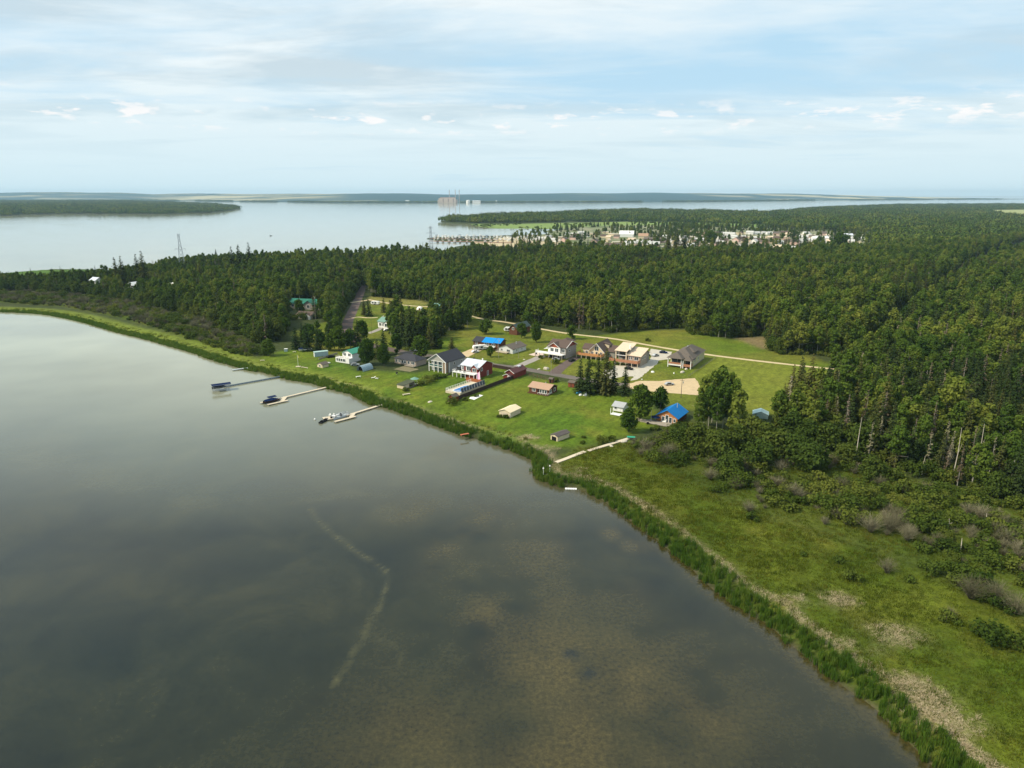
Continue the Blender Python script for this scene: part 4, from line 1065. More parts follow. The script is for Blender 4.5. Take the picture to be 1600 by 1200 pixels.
# --- blue roofed cabin
h = site('blue_roof_cabin', 'orange cedar cabin with bright blue metal roof and weathered deck at the wood edge', 'cabin', (1058,664))
gable(h, -8.6, 0, 0, 11.0, 2.8, 2.6, 'y', BROWN, METB, .6, mg=CEDAR)
MB().box(-8.6, -.08, 0, 0, -.003, 2.8).build('front_wall', CEDAR, h)
wins(h, 'f', -.08, [(-6.4, -5.3, .3, 2.6), (-4.9, -3.8, .3, 3.3), (-3.4, -2.3, .3, 2.6), (-1.6, -.8, .9, 2.2)], bar=False)
deck(h, -11.5, 1.0, -5.0, -.1, .45, GREYW); deck(h, -15.8, -11.52, -4.2, -.8, .25, GREYW, name='lower_deck')
rail(h, [(-15.6, -.9), (-15.6, -4.1), (-11.6, -4.1)], .25, GREYW, .9); chimney(h, -3, 7.6, 4.2, 6.6, STEEL, .3)
h = site('patio_umbrella', 'navy patio umbrella on the deck of the blue roofed cabin', 'umbrella', (1024,659))
MB().tube((0, 0, 0), (0, 0, 2.6), .05).build('pole', STEEL, h); MB().tube((0, 0, 2.0), (0, 0, 2.7), 2.0, .05, 8).build('canopy', NAVY, h)
h = site('deck_chair', 'white lounge chair on the weathered deck of the blue roofed cabin', 'chair', (1038,661)); MB().box(-.8, -.4, .5, .8, .4, .8).build('seat', WHITE, h); MB().box(.5, -.4, .8, .8, .4, 1.5).build('backrest', WHITE, h)
h = site('deck_planter', 'dark planter pot at the corner of the weathered cabin deck', 'planter', (1012,663)); MB().tube((0, 0, 0), (0, 0, .9), .35, .5).build('pot', BLK, h)

# ================================================================ UPPER ROW
h = site('log_house', 'brown house half covered with bright blue tarps on its roof', 'house', (779,548), R(-27))
gable(h, -17.0, 0, 0, 9.0, 4.4, 1.8, 'x', BROWN, SHD, .6)
for a0, a1, y0, y1 in ((-11.0, -3.2, -.7, 4.7), (-3.0, 1.4, -.4, 5.0)):
    zf = lambda y: 4.62+ (y)/4.5*1.8
    MB().slab([(a0, y0, zf(y0)), (a1, y0, zf(y0)), (a1, y1-.3, zf(y1-.3)), (a0, y1-.3, zf(y1-.3))], .12).build('tarp', TARPB, h)
wins(h, 'f', 0, [(-15.6, -14.2, 2.6, 4.0), (-9.5, -6.5, 2.6, 4.0), (-4.4, -2.4, 2.4, 3.9)]); deck(h, -12, -2, -2.2, -.02, 2.2, WHITE, BROWN)
rail(h, [(-12, -2.1), (-2, -2.1)], 2.2, WHITE, .9, 1.2)
for x in (.9, -5.8): MB().tube((x, -2.4, 0), (x, -2.4, 4.9), .09).build('pole', STEEL, h)
def trailer(name, label, px, rz, L, w=2.5, hh=2.9, m=WHITE, group=None):
    h = site(name, label, 'trailer', px, rz, group)
    b = MB().prism([(0, .5), (L, .5), (L+.25, 1.2), (L+.2, hh-.3), (L-.3, hh), (.5, hh), (-.35, hh-.6), (-.45, 1.3)], 0, w).build('body', m, h)
    b.rotation_euler = (math.pi/2, 0, 0); b.location = (0, w, 0)
    wins(h, 'f', 0, [(L*.15, L*.3, 1.4, 2.2), (L*.55, L*.68, 1.3, 2.2)], BLK, bar=False)
    MB().box(L*.42, -.05, .7, L*.42+.7, -.0, 2.5).build('door', mat('grey_door', (.45, .45, .45)), h)
    for x in (L*.45, L*.55):
        for y in (.1, w-.1): MB().tube((x, y-.12, .38), (x, y+.12, .38), .38, None, 10).build('wheel', BLK, h)
    return h
trailer('travel_trailer', 'white rounded travel trailer left of the tarped brown house', (741,548), R(20), 7.6)
trailer('motor_home', 'cream motor home parked right behind the rounded white trailer', (757,546), R(22), 8.4, m=mat('cream_panel', (.72, .66, .52), .5, .04))
trailer('old_camper', 'white camper trailer beside the dark barn', (788,518), R(-15), 5.4)
trailer('left_camper', 'white and grey camper parked behind the mint roofed house', (528,542), R(12), 6.0)
trailer('far_camper', 'white trailer partly hidden by dark spruces near the sandy track', (580,476), R(-14), 6.4)
h = site('white_bungalow', 'white bungalow with grey brown roof and little pink deck by the street', 'house', (801,553), R(-36))
w_, rf = gable(h, -9.8, 0, 0, 13.5, 2.7, 1.9, 'y', mat('pale_siding', (.58, .60, .58), .7, .06, stripes=(2, .3, .9)), SHG, .5)
chimney(rf, -3.2, 8, 4.1, 5.6, STEEL, .4)
wins(h, 'f', 0, [(-8.6, -7.2, 1.0, 2.2), (-4.2, -2.0, .8, 2.2)]); wins(h, 'r', 0, [(3.5, 4.5, 1.0, 2.0), (8.8, 9.6, 1.0, 2.0)]); deck(h, -10.5, -2.5, -2.4, -.02, .6, PALEW); rail(h, [(-10.4, -2.3), (-2.6, -2.3), (-2.6, -.1)], .6, GREYW, .9)
h = site('barn', 'dark brown barn with long dark roof tucked among trees', 'barn', (808,524))
gable(h, -6.2, 0, 0, 16, 4.2, 2.6, 'y', BROWN, mat('dark_teal_roof', (.06, .085, .08), .75, .12), .5); wins(h, 'f', 0, [(-3.8, -2.4, 3.4, 4.8)])
MB().slab([(-9.0, -.4, 2.4), (-6.2, -.4, 4.0), (-6.2, 10, 4.0), (-9.0, 10, 2.4)], .14).build('lean_to_roof', SHG, h)
for y in (.0, 4, 8): MB().box(-8.8, y, -.2, -8.6, y+.2, 2.3).build('post', BROWN, h)
# --- white gabled house with deck
h = site('white_gable_house', 'white house with brown red gables and wide white railed upper deck', 'house', (884,561), R(-34))
w_, rf = gable(h, -11.5, 0, 0, 12, 6.4, 2.8, 'x', TAUPE, SHB, .6, mg=mat('brown_red_gable', (.20, .06, .045), .8, .1))
gable(h, -11.2, -3.4, -.6, 5.8, 5.9, 2.6, 'y', WHITE, SHB, .6, mg=mat('rust_gable', (.34, .09, .045), .8, .1), wall='front_wall', roof='front_roof')
wins(h, 'f', -.6, [(-9.6, -7.6, 3.5, 5.4), (-6.6, -4.6, 3.4, 5.4)]); wins(h, 'f', 0, [(-2.9, -.8, 3.6, 5.4), (-2.9, -.8, .6, 2.4)], WHITE)
deck(h, -17.5, .0, -4.4, -.62, 2.8, WHITE, GREYW, .3, 2.9); rail(h, [(-17.4, -.7), (-17.4, -4.3), (-.1, -4.3), (-.1, -.1)], 2.8, WHITE, 1.0, 1.4)
tr = MB()
for x in (-11.8, -2.8): tr.beam((-7.3, -1.26, 8.6), (x, -1.26, 5.6), .22)
for y in (-.6, 12.6): tr.beam((.66, 6, 9.3), (.66, y, 6.25), .22)
tr.build('trim', WHITE, h); tag(MB().slab([(-14.5, .2, 4.2), (-11.6, .2, 4.7), (-11.6, 3, 4.7), (-14.5, 3, 4.2)], .12).build('side_awning', WHITE, h))
hip(h, -8.5, -1.5, 5, 14, 8.0, 1.9, TAUPE, SHB, .4, walls=False, roof='upper_roof')
wins(h, 'r', 0, [(3.2, 4.4, 3.6, 4.8)]); MB().box(-10, -.7, .0, -4, -.61, 2.4).build('lower_wall', BLK, h)
# --- yellow chalet
h = site('yellow_chalet', 'pale yellow chalet with brown roof, glazed gable and orange wooden deck', 'house', (943,561), R(-30))
w_, rf = gable(h, -8.6, 0, 0, 15, 4.2, 4.2, 'y', YEL, SHB, .8, mg=YEL)
gable(h, -13.4, -8.62, 1.5, 9, 4.6, 2.0, 'x', YEL, SHB, .5, wall='wing_wall', roof='wing_roof')
gable(h, -.6, 4.6, 5, 14, 3.6, 2.6, 'x', TAUPE, SHB, .5, wall='rear_wall', roof='rear_roof')
dm = MB(); dm.box(-2.6, 7, 5.0, .2, 9.8, 6.9); dm.build('dormer', CREAM, rf); MB().slab([(-3.6, 6.7, 7.8), (.5, 6.7, 6.9), (.5, 10.1, 6.9), (-3.6, 10.1, 7.8)], .15).build('dormer_roof', SHB, rf)
wins(h, 'f', 0, [(-5.4, -3.2, 4.3, 6.6), (-4.9, -3.7, 1.4, 3.6), (-7.6, -6.2, 1.6, 3.4), (-2.2, -.8, 1.6, 3.6)], WHITE); wins(h, 'f', 1.5, [(-11.6, -10.2, 1.6, 3.4)])
tr = MB()
for x in (-9.4, .8): tr.beam((-4.3, -.86, 8.45), (x, -.86, 3.5), .25)
tr.build('trim', WHITE, h)
deck(h, -14.6, .5, -4.8, -.02, 2.2, ORDECK, PALEW, .3, 3.2); rail(h, [(-14.5, 1.4), (-14.5, -4.7), (.4, -4.7), (.4, -.1)], 2.2, ORDECK, 1.0, 1.6, solid=ORDECK)
for x in (-11, -7.5): MB().box(x-.5, -3.4, 2.2, x+.5, -2.4, 2.9).build('deck_seat', BLK, h)
# --- beige modern house
h = site('modern_house', 'beige split roof house with tall covered porch and red brown deck', 'house', (1000,573), R(-33))
def mono(x0, x1, y0, y1, zf, zb, wall, roof, mw=TAUPE, mr=SHBE, oh=.7):
    MB().add([(x0, y0, -.3), (x1, y0, -.3), (x1, y1, -.3), (x0, y1, -.3), (x0, y0, zf), (x1, y0, zf), (x1, y1, zb), (x0, y1, zb)], [(0, 1, 5, 4), (1, 2, 6, 5), (2, 3, 7, 6), (3, 0, 4, 7), (4, 5, 6, 7)]).build(wall, mw, h)
    k = (zb-zf)/(y1-y0)
    return MB().slab([(x0-oh, y0-oh, zf-k*oh+.2), (x1+oh, y0-oh, zf-k*oh+.2), (x1+oh, y1+oh, zb+k*oh+.2), (x0-oh, y1+oh, zb+k*oh+.2)], .18).build(roof, mr, h)
mono(-7.2, 0, 0, 9, 5.6, 8.0, 'right_wall', 'right_roof', mat('tan_siding', (.36, .29, .23), .8, .1))
mono(-13.8, -7.22, 2.6, 9, 8.2, 9.8, 'left_wall', 'left_roof')
mono(-13.8, -1, 9.02, 15, 7.0, 5.0, 'back_wall', 'back_roof')
pr_ = MB().slab([(-14.6, -1.2, 7.5), (-7.4, -1.2, 7.5), (-7.4, 1.9, 8.2), (-14.6, 1.9, 8.2)], .18).build('porch_roof', SHBE, h)
for x in (-13.9, -7.9): MB().box(x-.3, -.8, -.3, x+.3, -.2, 7.4).build('pillar', PALEW, h)
MB().box(-13.6, -.6, 4.9, -8.2, -.45, 5.2).build('porch_beam', WHITE, h)
chimney(h, -7.4, 3.0, 7.5, 10.3, WHITE, .9)
wins(h, 'f', 2.6, [(-13.2, -10.8, 3.2, 7.2), (-10.4, -8.2, 3.2, 7.2)], BLK); wins(h, 'f', 0, [(-6.4, -5.8, 3.2, 5.0), (-5.4, -4.8, 3.2, 5.0), (-3.4, -1.2, 3.2, 4.9)], WHITE)
wins(h, 'r', 0, [(2.4, 3.6, 3.4, 4.8), (5.6, 7.0, 3.4, 4.8)])
deck(h, -16.5, .2, -4.0, -.02, 2.6, DECKM, PALEW, .4, 3.3); rail(h, [(-16.4, -.1), (-16.4, -3.9), (.1, -3.9), (.1, -.1)], 2.6, DECKM, 1.0, 1.7, solid=DECKM)
wins(h, 'f', 0, [(-6.2, -4.4, .2, 2.0), (-3.2, -1.4, .2, 2.0)], BLK)
# --- dark roofed hillside house
h = site('porch_house', 'large pale green house with dark many sided roof and two shaded porches', 'house', (1078,577), R(-30))
MB().box(-11.8, 4.0, -.3, 0, 28, 4.8).build('wall', SAGE, h)
hip(h, -11.8, 0, 3.4, 28, 4.8, 4.0, SAGE, SHG, .7, walls=False)
hip(h, -12.2, -4.6, -.4, 9, 5.0, 2.6, SAGE, SHG, .6, walls=False, roof='left_porch_roof')
hip(h, -4.0, .4, .4, 8, 4.2, 2.0, SAGE, SHG, .4, walls=False, roof='right_porch_roof')
hip(h, -9.5, -1.5, 12, 19, 6.6, 2.0, SAGE, SHG, .5, walls=False, roof='cross_roof')
for x in (-12, -4.9, -3.9, .2): MB().box(x-.18, .0, -.3, x+.18, .36, 4.6 if x < -4.5 else 4.2).build('post', WHITE, h)
deck(h, -12.1, -4.8, .1, 3.98, 1.7, WHITE, WHITE, .7, 7.0); rail(h, [(-12, .15), (-4.9, .15)], 1.7, DECKM, 1.0, 1.6, solid=DECKM)
deck(h, -4.7, .3, .1, 3.98, 1.3, DECKM, DECKM, .3); rail(h, [(-3.9, .15), (.2, .15), (.2, 3.9)], 1.3, DECKM, 1.0, 1.4, solid=DECKM)
wins(h, 'f', 4.0, [(-11, -8.4, 1.9, 4.2), (-7.8, -5.4, 1.9, 4.2), (-3.4, -1, 1.6, 3.8)], BLK); wins(h, 'r', 0, [(8, 9.2, 2, 3.6), (15, 16.4, 2, 3.6)], WHITE)
MB().box(.02, 3.9, -.3, .12, 26.1, .5).build('stone_base', mat('grey_block', (.22, .20, .18), .9, .15, 2), h)
MB().tube((-6, 15, 8.2), (-6, 15, 9.3), .3).build('vent', STEEL, h)

# ================================================================ LEFT CLUSTER
h = site('mint_roof_house', 'white lake house with mint green roof, partly behind the big dark willow', 'house', (546,568), R(-30))
gable(h, -7.0, 0, 2.4, 13, 5.0, 1.6, 'y', WHITE, METM, .5); MB().box(-9.4, -.6, -.2, .4, 2.38, 2.7).build('sunroom', WHITE, h)
wins(h, 'f', -.6, [(-8.7, -7.3, .8, 2.2), (-6.9, -5.9, .8, 2.2), (-5.5, -4.5, .8, 2.2), (-4.1, -2.3, .8, 2.2)]); wins(h, 'f', 2.4, [(-6.2, -4.4, 3.3, 4.8), (-2.8, -1.0, 3.3, 4.8)])
rail(h, [(-9.3, 2.2), (-9.3, -.5), (.3, -.5)], 2.7, GREYW, .9)
h = site('quonset_hut', 'grey ribbed metal quonset hut with an open dark mouth on the lawn', 'shed', (567,581), R(-33))
q = [(4.4*math.cos(a)*.5-2.2, 2.9*math.sin(a)) for a in np.linspace(0, math.pi, 9)]
m = MB()
for k, (y0, y1) in enumerate([(i*.85, i*.85+.8) for i in range(9)]):
    for (xa, za), (xb, zb) in zip(q[:-1], q[1:]): m.slab([(xa, y0, za), (xa, y1, za), (xb, y1, zb), (xb, y0, zb)][::-1], .06)
m.build('shell', BLUEG, h); e = MB().prism([(x, z) for x, z in q], 0, .05).build('end_wall', BLK, h); e.rotation_euler = (math.pi/2, 0, 0); e.location = (0, 1.5, 0)
h = site('container_shed', 'long blue grey metal shed standing on the mown lawn', 'shed', (492,558), R(28))
MB().box(0, 0, -.1, 7.6, 2.8, 2.6).build('wall', BLUEG, h); MB().box(-.15, -.15, 2.61, 7.75, 2.95, 2.75).build('roof', mat('pale_teal_roof', (.36, .50, .46), .6, .1), h); MB().box(-.05, .6, 0, 0, 2.2, 2.2).build('door', WHITE, h)
h = site('garden_hut', 'small beige hut with grey roof by the shore path', 'shed', (504,575), R(-33)); gable(h, -4.0, 0, 0, 4.2, 1.6, 1.0, 'y', CREAM, SHG, .3)
wins(h, 'f', 0, [(-2.6, -1.4, .5, 1.3)])
h = site('green_roof_house', 'long house with dark green metal roof deep among the trees', 'house', (500,484), R(-14))
gable(h, -27, 0, 0, 11, 4.6, 2.8, 'x', CREAM, METG, .8); gable(h, -12.5, -5, -2.6, 5, 4.6, 2.6, 'y', TAUPE, METG, .7, wall='front_wall', roof='front_roof')
wins(h, 'f', 0, [(-25, -23, 1.6, 3.6), (-21, -18.5, 1.6, 3.6), (-16.5, -14.5, 1.6, 3.6), (-3.5, -1.5, 1.6, 3.6)]); wins(h, 'f', -2.6, [(-10, -7.6, 1.4, 3.8)])
h = site('cream_cottage', 'cream cottage with brown roof in the clearing below the green roofed house', 'house', (486,499), R(-16))
gable(h, -12, 0, 0, 8.4, 3.0, 2.0, 'x', CREAM, SHB, .5); gable(h, -4.6, .0, -1.6, 4, 2.8, 1.4, 'y', WHITE, SHB, .3, wall='front_wall', roof='front_roof')
wins(h, 'f', 0, [(-11, -9.6, .9, 2.4), (-8.6, -7.2, .9, 2.4), (-6.6, -5.4, .9, 2.4)]); wins(h, 'f', -1.6, [(-3.6, -2.4, .8, 2.2)])
h = site('sage_roof_house', 'white house with sage green roof beside the sandy drive', 'house', (612,514), R(-30))
gable(h, -12, 0, 0, 10, 4.4, 2.2, 'x', WHITE, METS, .5); gable(h, -5.2, -.2, -2, 5, 3.8, 1.8, 'y', WHITE, METS, .4, wall='front_wall', roof='front_roof')
wins(h, 'f', -2, [(-4.2, -1.4, 1.6, 3.6)]); wins(h, 'f', 0, [(-10.8, -9, 1.4, 3.2), (-8, -6.4, 1.4, 3.2)]); chimney(h, -11, 5, 5.2, 7.4, STONE, .8)
h = site('metal_roof_barn', 'building with pale grey metal roof half hidden behind dark spruces', 'barn', (656,508), R(-33)); gable(h, -9, 0, 0, 17, 4.4, 2.4, 'y', GREYS, mat('pale_metal_roof', (.50, .54, .55), .5, .1), .5)
h = site('teal_shed', 'dark teal metal shed with open side next to the sandy track', 'shed', (671,484), R(-8)); MB().box(0, 0, -.2, 9.5, 7, 3.4).build('wall', mat('dark_teal', (.05, .12, .11), .7, .1), h); MB().slab([(-.4, -.4, 3.6), (9.9, -.4, 3.6), (9.9, 7.4, 4.3), (-.4, 7.4, 4.3)], .15).build('roof', METS, h); MB().box(.6, -.06, .0, 3.2, 0, 2.9).build('opening', BLK, h)
h = site('round_tent', 'white dome shelter beside the sandy track', 'tent', (656,484), 0); MB().tube((0, 0, 0), (0, 0, 1.2), 2.6, 2.5, 10).tube((0, 0, 1.2), (0, 0, 2.2), 2.5, 1.7, 10).tube((0, 0, 2.2), (0, 0, 2.8), 1.7, .3, 10).build('shell', WHITE, h); MB().box(-.6, -2.66, 0, .6, -2.5, 1.7).build('opening', BROWN, h)
for k, (q, lb, mm, s_) in enumerate((((150,447), 'grey roofed house among the trees at the far left', METW, 9), ((208,455), 'white gabled house end showing between trees at the far left', WHITE, 7), ((268,456), 'small white building glimpsed between dark trees behind the left shore', WHITE, 6))):
    h = site('hidden_house', lb, 'house', q, R(-25)); gable(h, -s_, 0, 0, 9, 5.5, 2.6, 'x' if k != 1 else 'y', WHITE, mm, .5); wins(h, 'f', 0, [(-s_*.7, -s_*.4, 2.4, 4.0)])
for q, lb, w_ in (((1424,386), 'white building with pale roof behind the dark woods, nearer the village', 14), ((1490,387), 'small white building with bright roof behind the woods, farther right', 12)):
    h = site('white_building', lb, 'building', q, R(-10)); gable(h, -w_, 0, 0, 12, 6, 3.0, 'y', WHITE, METW, .5); wins(h, 'f', 0, [(-w_*.7, -w_*.4, 2, 4)])

# ================================================================ FENCES
def fence(name, label, a, b, hgt, m, step, mp=None, board=True, z=1.5):
    A = Vector((*P(*a), z)); B = Vector((*P(*b), z)); d = B-A; L = d.length; rz = math.atan2(d.y, d.x)
    o = thing(name, label, 'fence', A, rz)
    n = max(1, round(L/step)); s = L/n
    pan = MB().box(.06, -.04, .05, s-.06, .04, hgt).mesh('panel', m) if board else MB().beam((0, 0, hgt*.95), (s, 0, hgt*.95), .07).beam((0, 0, hgt*.5), (s, 0, hgt*.5), .07).mesh('rail', m)
    pos_ = MB().box(-.08, -.08, -.3, .08, .08, hgt+.12).mesh('post', mp or m)
    for i in range(n+1):
        link('post', pos_, o, (i*s, 0, 0))
        if i < n: link('panel' if board else 'rail', pan, o, (i*s, 0, 0))
    return o
DKF = mat('dark_fence', (.045, .030, .026), .85, .15)
fence('board_fence', 'long dark brown board fence running from the pool corner up to the street', (716,625), (822,584), 1.9, DKF, 2.4)
fence('low_fence', 'low dark fence along the hedge left of the pool lawn', (632,610), (705,585), .8, mat('grey_fence', (.10, .09, .08), .9, .1), 2.4)
fence('street_fence', 'dark brown fence beside the street above the red garage lawn', (770,574), (803,580), 1.7, DKF, 2.4)
fence('wire_fence', 'open fence of brown posts below the street', (822,586), (864,596), 1.5, mat('brown_post', (.16, .10, .06), .9), 2.4, board=False)
fence('hill_fence', 'low post fence around the lawn of the pale green house', (1076,589), (1118,560), 1.0, mat('thin_post', (.12, .12, .10), .8), 3.0, board=False)
fence('path_wall', 'pale railing beside the ramp left of the mint roofed house', (498,562), (527,553), .9, GREYW, 2.0)

# ================================================================ TREES THAT STAND ALONE
ORD = ['first', 'second', 'third', 'fourth', 'fifth', 'sixth', 'seventh', 'eighth', 'ninth', 'tenth', 'eleventh', 'twelfth', 'thirteenth', 'fourteenth', 'fifteenth', 'sixteenth', 'seventeenth', 'eighteenth', 'nineteenth', 'twentieth']
def solo(pair, px, hpx, name, label, group=None, w=1.0, basepx=None):
    """a tree at a surveyed spot with its height read from the ground to its tip"""
    x, y = P(*px); co = [v.co.z for v in pair[0].vertices]; h0 = max(co)
    hh = H-1.5; D = math.hypot(x, y)
    # height of the tip from the elevation angles of foot and tip
    dep = lambda py: PITCH+math.atan((py-600)/F)
    tip = H-y*math.tan(dep(hpx)); s = max(.2, (tip-1.5)/h0)
    if pair in SPR: w *= 1.35 if s > .75 else 1.6
    return place_tree(pair, x, y, 1.5, random.uniform(0, 6), s*w, s, name, label, group)
for i, (px, tp, w, lb) in enumerate([
    ((906,614),558,.85,'tall spruce, leftmost of the row between street and lawn'), ((918,616),556,.9,'tall spruce, second from the left in the row below the street'),
    ((934,612),552,.95,'dense spruce in the middle of the row below the beige house'), ((946,616),545,1.0,'tallest spruce in the row below the beige house'),
    ((958,612),560,.8,'spruce at the right end of the dense row near the gravel lot'), ((976,618),569,.85,'slim lone spruce with bare foot at the gravel lot edge')]):
    solo(SPR[i % 3], px, tp, 'spruce_tree', lb, w=w)
for px, tp, k, w, lb in [
    ((1000,655),598,1,.9,'bushy green poplar between the white shed and the gravel lot'), ((1031,645),602,1,.8,'rounded green tree left of the blue roofed cabin'),
    ((982,675),636,0,.9,'round green tree at the upper end of the boardwalk'), ((574,570),528,2,1.0,'big dark willow tree beside the mint roofed house'),
    ((600,572),536,2,.8,'dark spreading tree between the quonset hut and the bungalow'), ((657,560),522,1,1.05,'rounded bright green tree behind the bungalow'),
    ((766,558),540,3,1.1,'small round tree on the lawn beside the street'), ((760,522),497,1,1.2,'round dark tree behind the tarped brown house'),
    ((838,535),502,2,.8,'large dark tree between the barn and the white gabled house'), ((824,512),486,3,1.1,'light green young tree behind the barn'),
    ((548,545),512,1,1.0,'dark leafy tree behind the mint roofed house'), ((530,548),508,0,.9,'leafy tree left of the camper'), ((515,548),520,0,.8,'green tree above the blue grey metal shed'),
    ((566,532),498,1,.8,'dark tree at the foot of the brown gravel road'), ((620,552),520,3,1.0,'small tree beside the patio behind the bungalow'),
    ((688,545),528,3,.9,'pale green bush tree behind the grey gabled house'), ((420,556),528,0,1.0,'round willow at the left end of the mown lawn'),((468,492),466,1,.8,'leafy tree in front of the left half of the green roofed house'),((503,494),464,1,.8,'leafy tree in front of the right end of the green roofed house'),((893,530),507,3,1.1,'young tree behind the white gabled house'),((815,528),503,1,.9,'leafy tree right beside the barn')]:
    solo(GARD[k], px, tp, 'garden_tree', lb, w=w)
for px, tp, k, lb in [((480,548),505,1,'dark spruce left of the covered white boat'),((497,548),515,3,'dark spruce right of the covered white boat'),((463,545),512,3,'spruce at the left of the covered boat'),
    ((569,492),466,1,'dark spruce beside the sandy track, left of the white trailer'),((576,494),468,3,'dark spruce just below the white trailer'),((600,488),466,3,'dark spruce right of the white trailer'),
    ((600,555),512,1,'dark spruce behind the big willow'),((642,545),478,2,'tall dark spruce behind the sage roofed house'),((630,540),486,1,'dark spruce left of the pale metal roof'),((655,542),500,0,'dark spruce below the pale metal roof'),
    ((672,545),502,2,'tall spruce behind the bright round tree'),((682,544),508,1,'dark spruce above the grey gabled house'),((706,548),526,3,'small spruce beside the ridge of the grey gabled house'),((560,545),500,0,'tall dark spruce above the mint roof'),
    ((590,560),530,3,'dark spruce inside the big willow clump'),((478,470),440,2,'spruce in front of the green roofed house'),((492,492),458,0,'spruce left of the green metal gable')]:
    solo(SPR[k], px, tp, 'spruce_tree', lb, w=1.0)
# dense clump of dark trees in the middle of the left settlement, and the grove right of the gravel lot
gl = 'trees of the dark grove behind the bungalow'
for i in range(190):
    u, v = random.random(), random.random()
    q = (610+u*126, 494+v*38+u*2)
    if q[1] > 548-(q[0]-600)*.33+10 or (q[0] > 700 and q[1] > 517): continue
    if 630 < q[0] < 672 and q[1] < 512: continue
    solo([ASP[4], SPR[1], ASP[2], SPR[3], ASP[5]][i % 5], q, q[1]-random.uniform(30, 40), 'spruce_tree' if i % 5 in (1, 3) else 'aspen_tree', 'dark pointed tree of the grove behind the bungalow' if i % 5 in (1, 3) else 'dark leafy tree of the grove behind the bungalow', gl)
gl = 'poplars of the grove beside the gravel lot'
for i, (px, tp) in enumerate(sorted([((1100,668),585),((1112,660),578),((1124,655),570),((1136,662),580),((1146,670),590),((1106,675),600),((1128,676),592),((1118,684),604),((1090,682),612),((1150,688),606)])):
    solo([ASP[1], ASP[4], ASP[3], ASP[0]][i % 4], px, tp, 'aspen_tree', 'tall dark poplar, %s from the left in the grove right of the gravel lot' % ORD[i], gl, w=.85)
gl = 'leafy trees scattered through the thicket'
for i, (px, tp) in enumerate(sorted([((1170,695),640),((1195,706),645),((1150,708),655),((1215,715),660),((1120,715),652),((1090,705),655),((1065,698),662),((1240,720),668),((1180,728),678),((1265,735),672),((1235,690),622),((1260,700),600),((1290,705),610),((1250,668),592),((1275,672),585),((1300,690),590),((1230,672),618),((1320,725),690),((1140,740),700),((1360,750),712)])):
    solo(OSI[i % 3], px, max(tp, px[1]-46), 'willow_tree', 'broad leafy willow, %s from the left among those rising out of the thicket' % ORD[i], gl, w=1.0)
gl = 'trees of the wooded yard left of the brown gravel road'
for i in range(85):
    u, v = random.random(), random.random()
    q = (440+u*92, 500+v*42)
    if (q[0]-486)**2/900+(q[1]-512)**2/60 < 1 or q[1] > 540: continue
    if q[0] < 468 and q[1] > 522: continue
    if 446 < q[0] < 508 and q[1] < 524: continue
    solo([ASP[2], SPR[1], GARD[1], ASP[4]][i % 4], q, q[1]-random.uniform(22, 32), 'aspen_tree' if i % 4 != 1 else 'spruce_tree', 'dark tree in the wooded yard above the covered boat', gl)
# tall spruces standing above the left woods
for i, (px, tp) in enumerate(sorted([((184,445),402), ((194,445),400), ((218,445),397), ((227,446),392), ((145,440),420), ((365,430),385), ((376,428),382), ((392,428),379)])):
    solo(SPR[(px[0]) % 3], px, tp, 'spruce_tree', 'pointed spruce taller than the left woods, %s from the left against the lake' % ORD[i], 'spruces above the left woods')
# --- bushes and hedges
for px, s, k, lb in [((706,632),1.15,0,'rounded bush in front of the small red pool shed'),((727,626),.7,1,'green bush at the foot of the dark pool panels'),((744,620),.6,1,'low bush against the dark pool panels, nearer the street'),
    ((660,602),1.0,0,'hedge bush at the left end of the grey house hedge'),((672,597),1.05,2,'hedge bush in the middle of the grey house hedge'),((684,592),1.0,0,'hedge bush below the grey house balcony'),((694,590),.8,1,'hedge bush at the right corner of the grey house'),
    ((634,611),.8,1,'bush in front of the wooden lean-to'),((791,653),.9,3,'bush at the door of the cream shed'),((780,652),.8,3,'bush just left of the cream shed'),((868,596),.8,1,'bush beside the tiny outhouse'),
    ((940,691),.95,0,'dark bush left of the boardwalk, larger one'),((956,689),.9,1,'dark bush touching the boardwalk from the left'),((910,693),.7,3,'small bush between boat shed and boardwalk'),((912,684),.6,3,'low dark bush above the small bush near the boat shed'),
    ((1024,672),.9,1,'bush below the weathered cabin deck'),((1047,674),.9,0,'bush in front of the blue roofed cabin'),((1000,560),.6,1,'bush at the side wall of the beige house'),((1013,556),.7,3,'dark bush beside the concrete yard'),
    ((845,560),.8,1,'bush below the wide white deck'),((868,568),.9,0,'bush under the white gabled house'),((925,572),.9,0,'bush below the orange deck, left'),((950,576),1.0,2,'bush below the orange deck, right'),
    ((398,553),1.25,2,'rounded willow bush at the left end of the lawn'),((412,555),1.1,0,'second rounded willow bush at the lawn end'),((386,548),1.1,2,'large willow bush nearest the left woods'),((1012,533),.9,1,'bush behind the beige house')]:
    x, y = P(*px); place_shrub(SHR[k], x, y, 1.5, random.random()*6, s, lb, 'garden bushes around the houses')

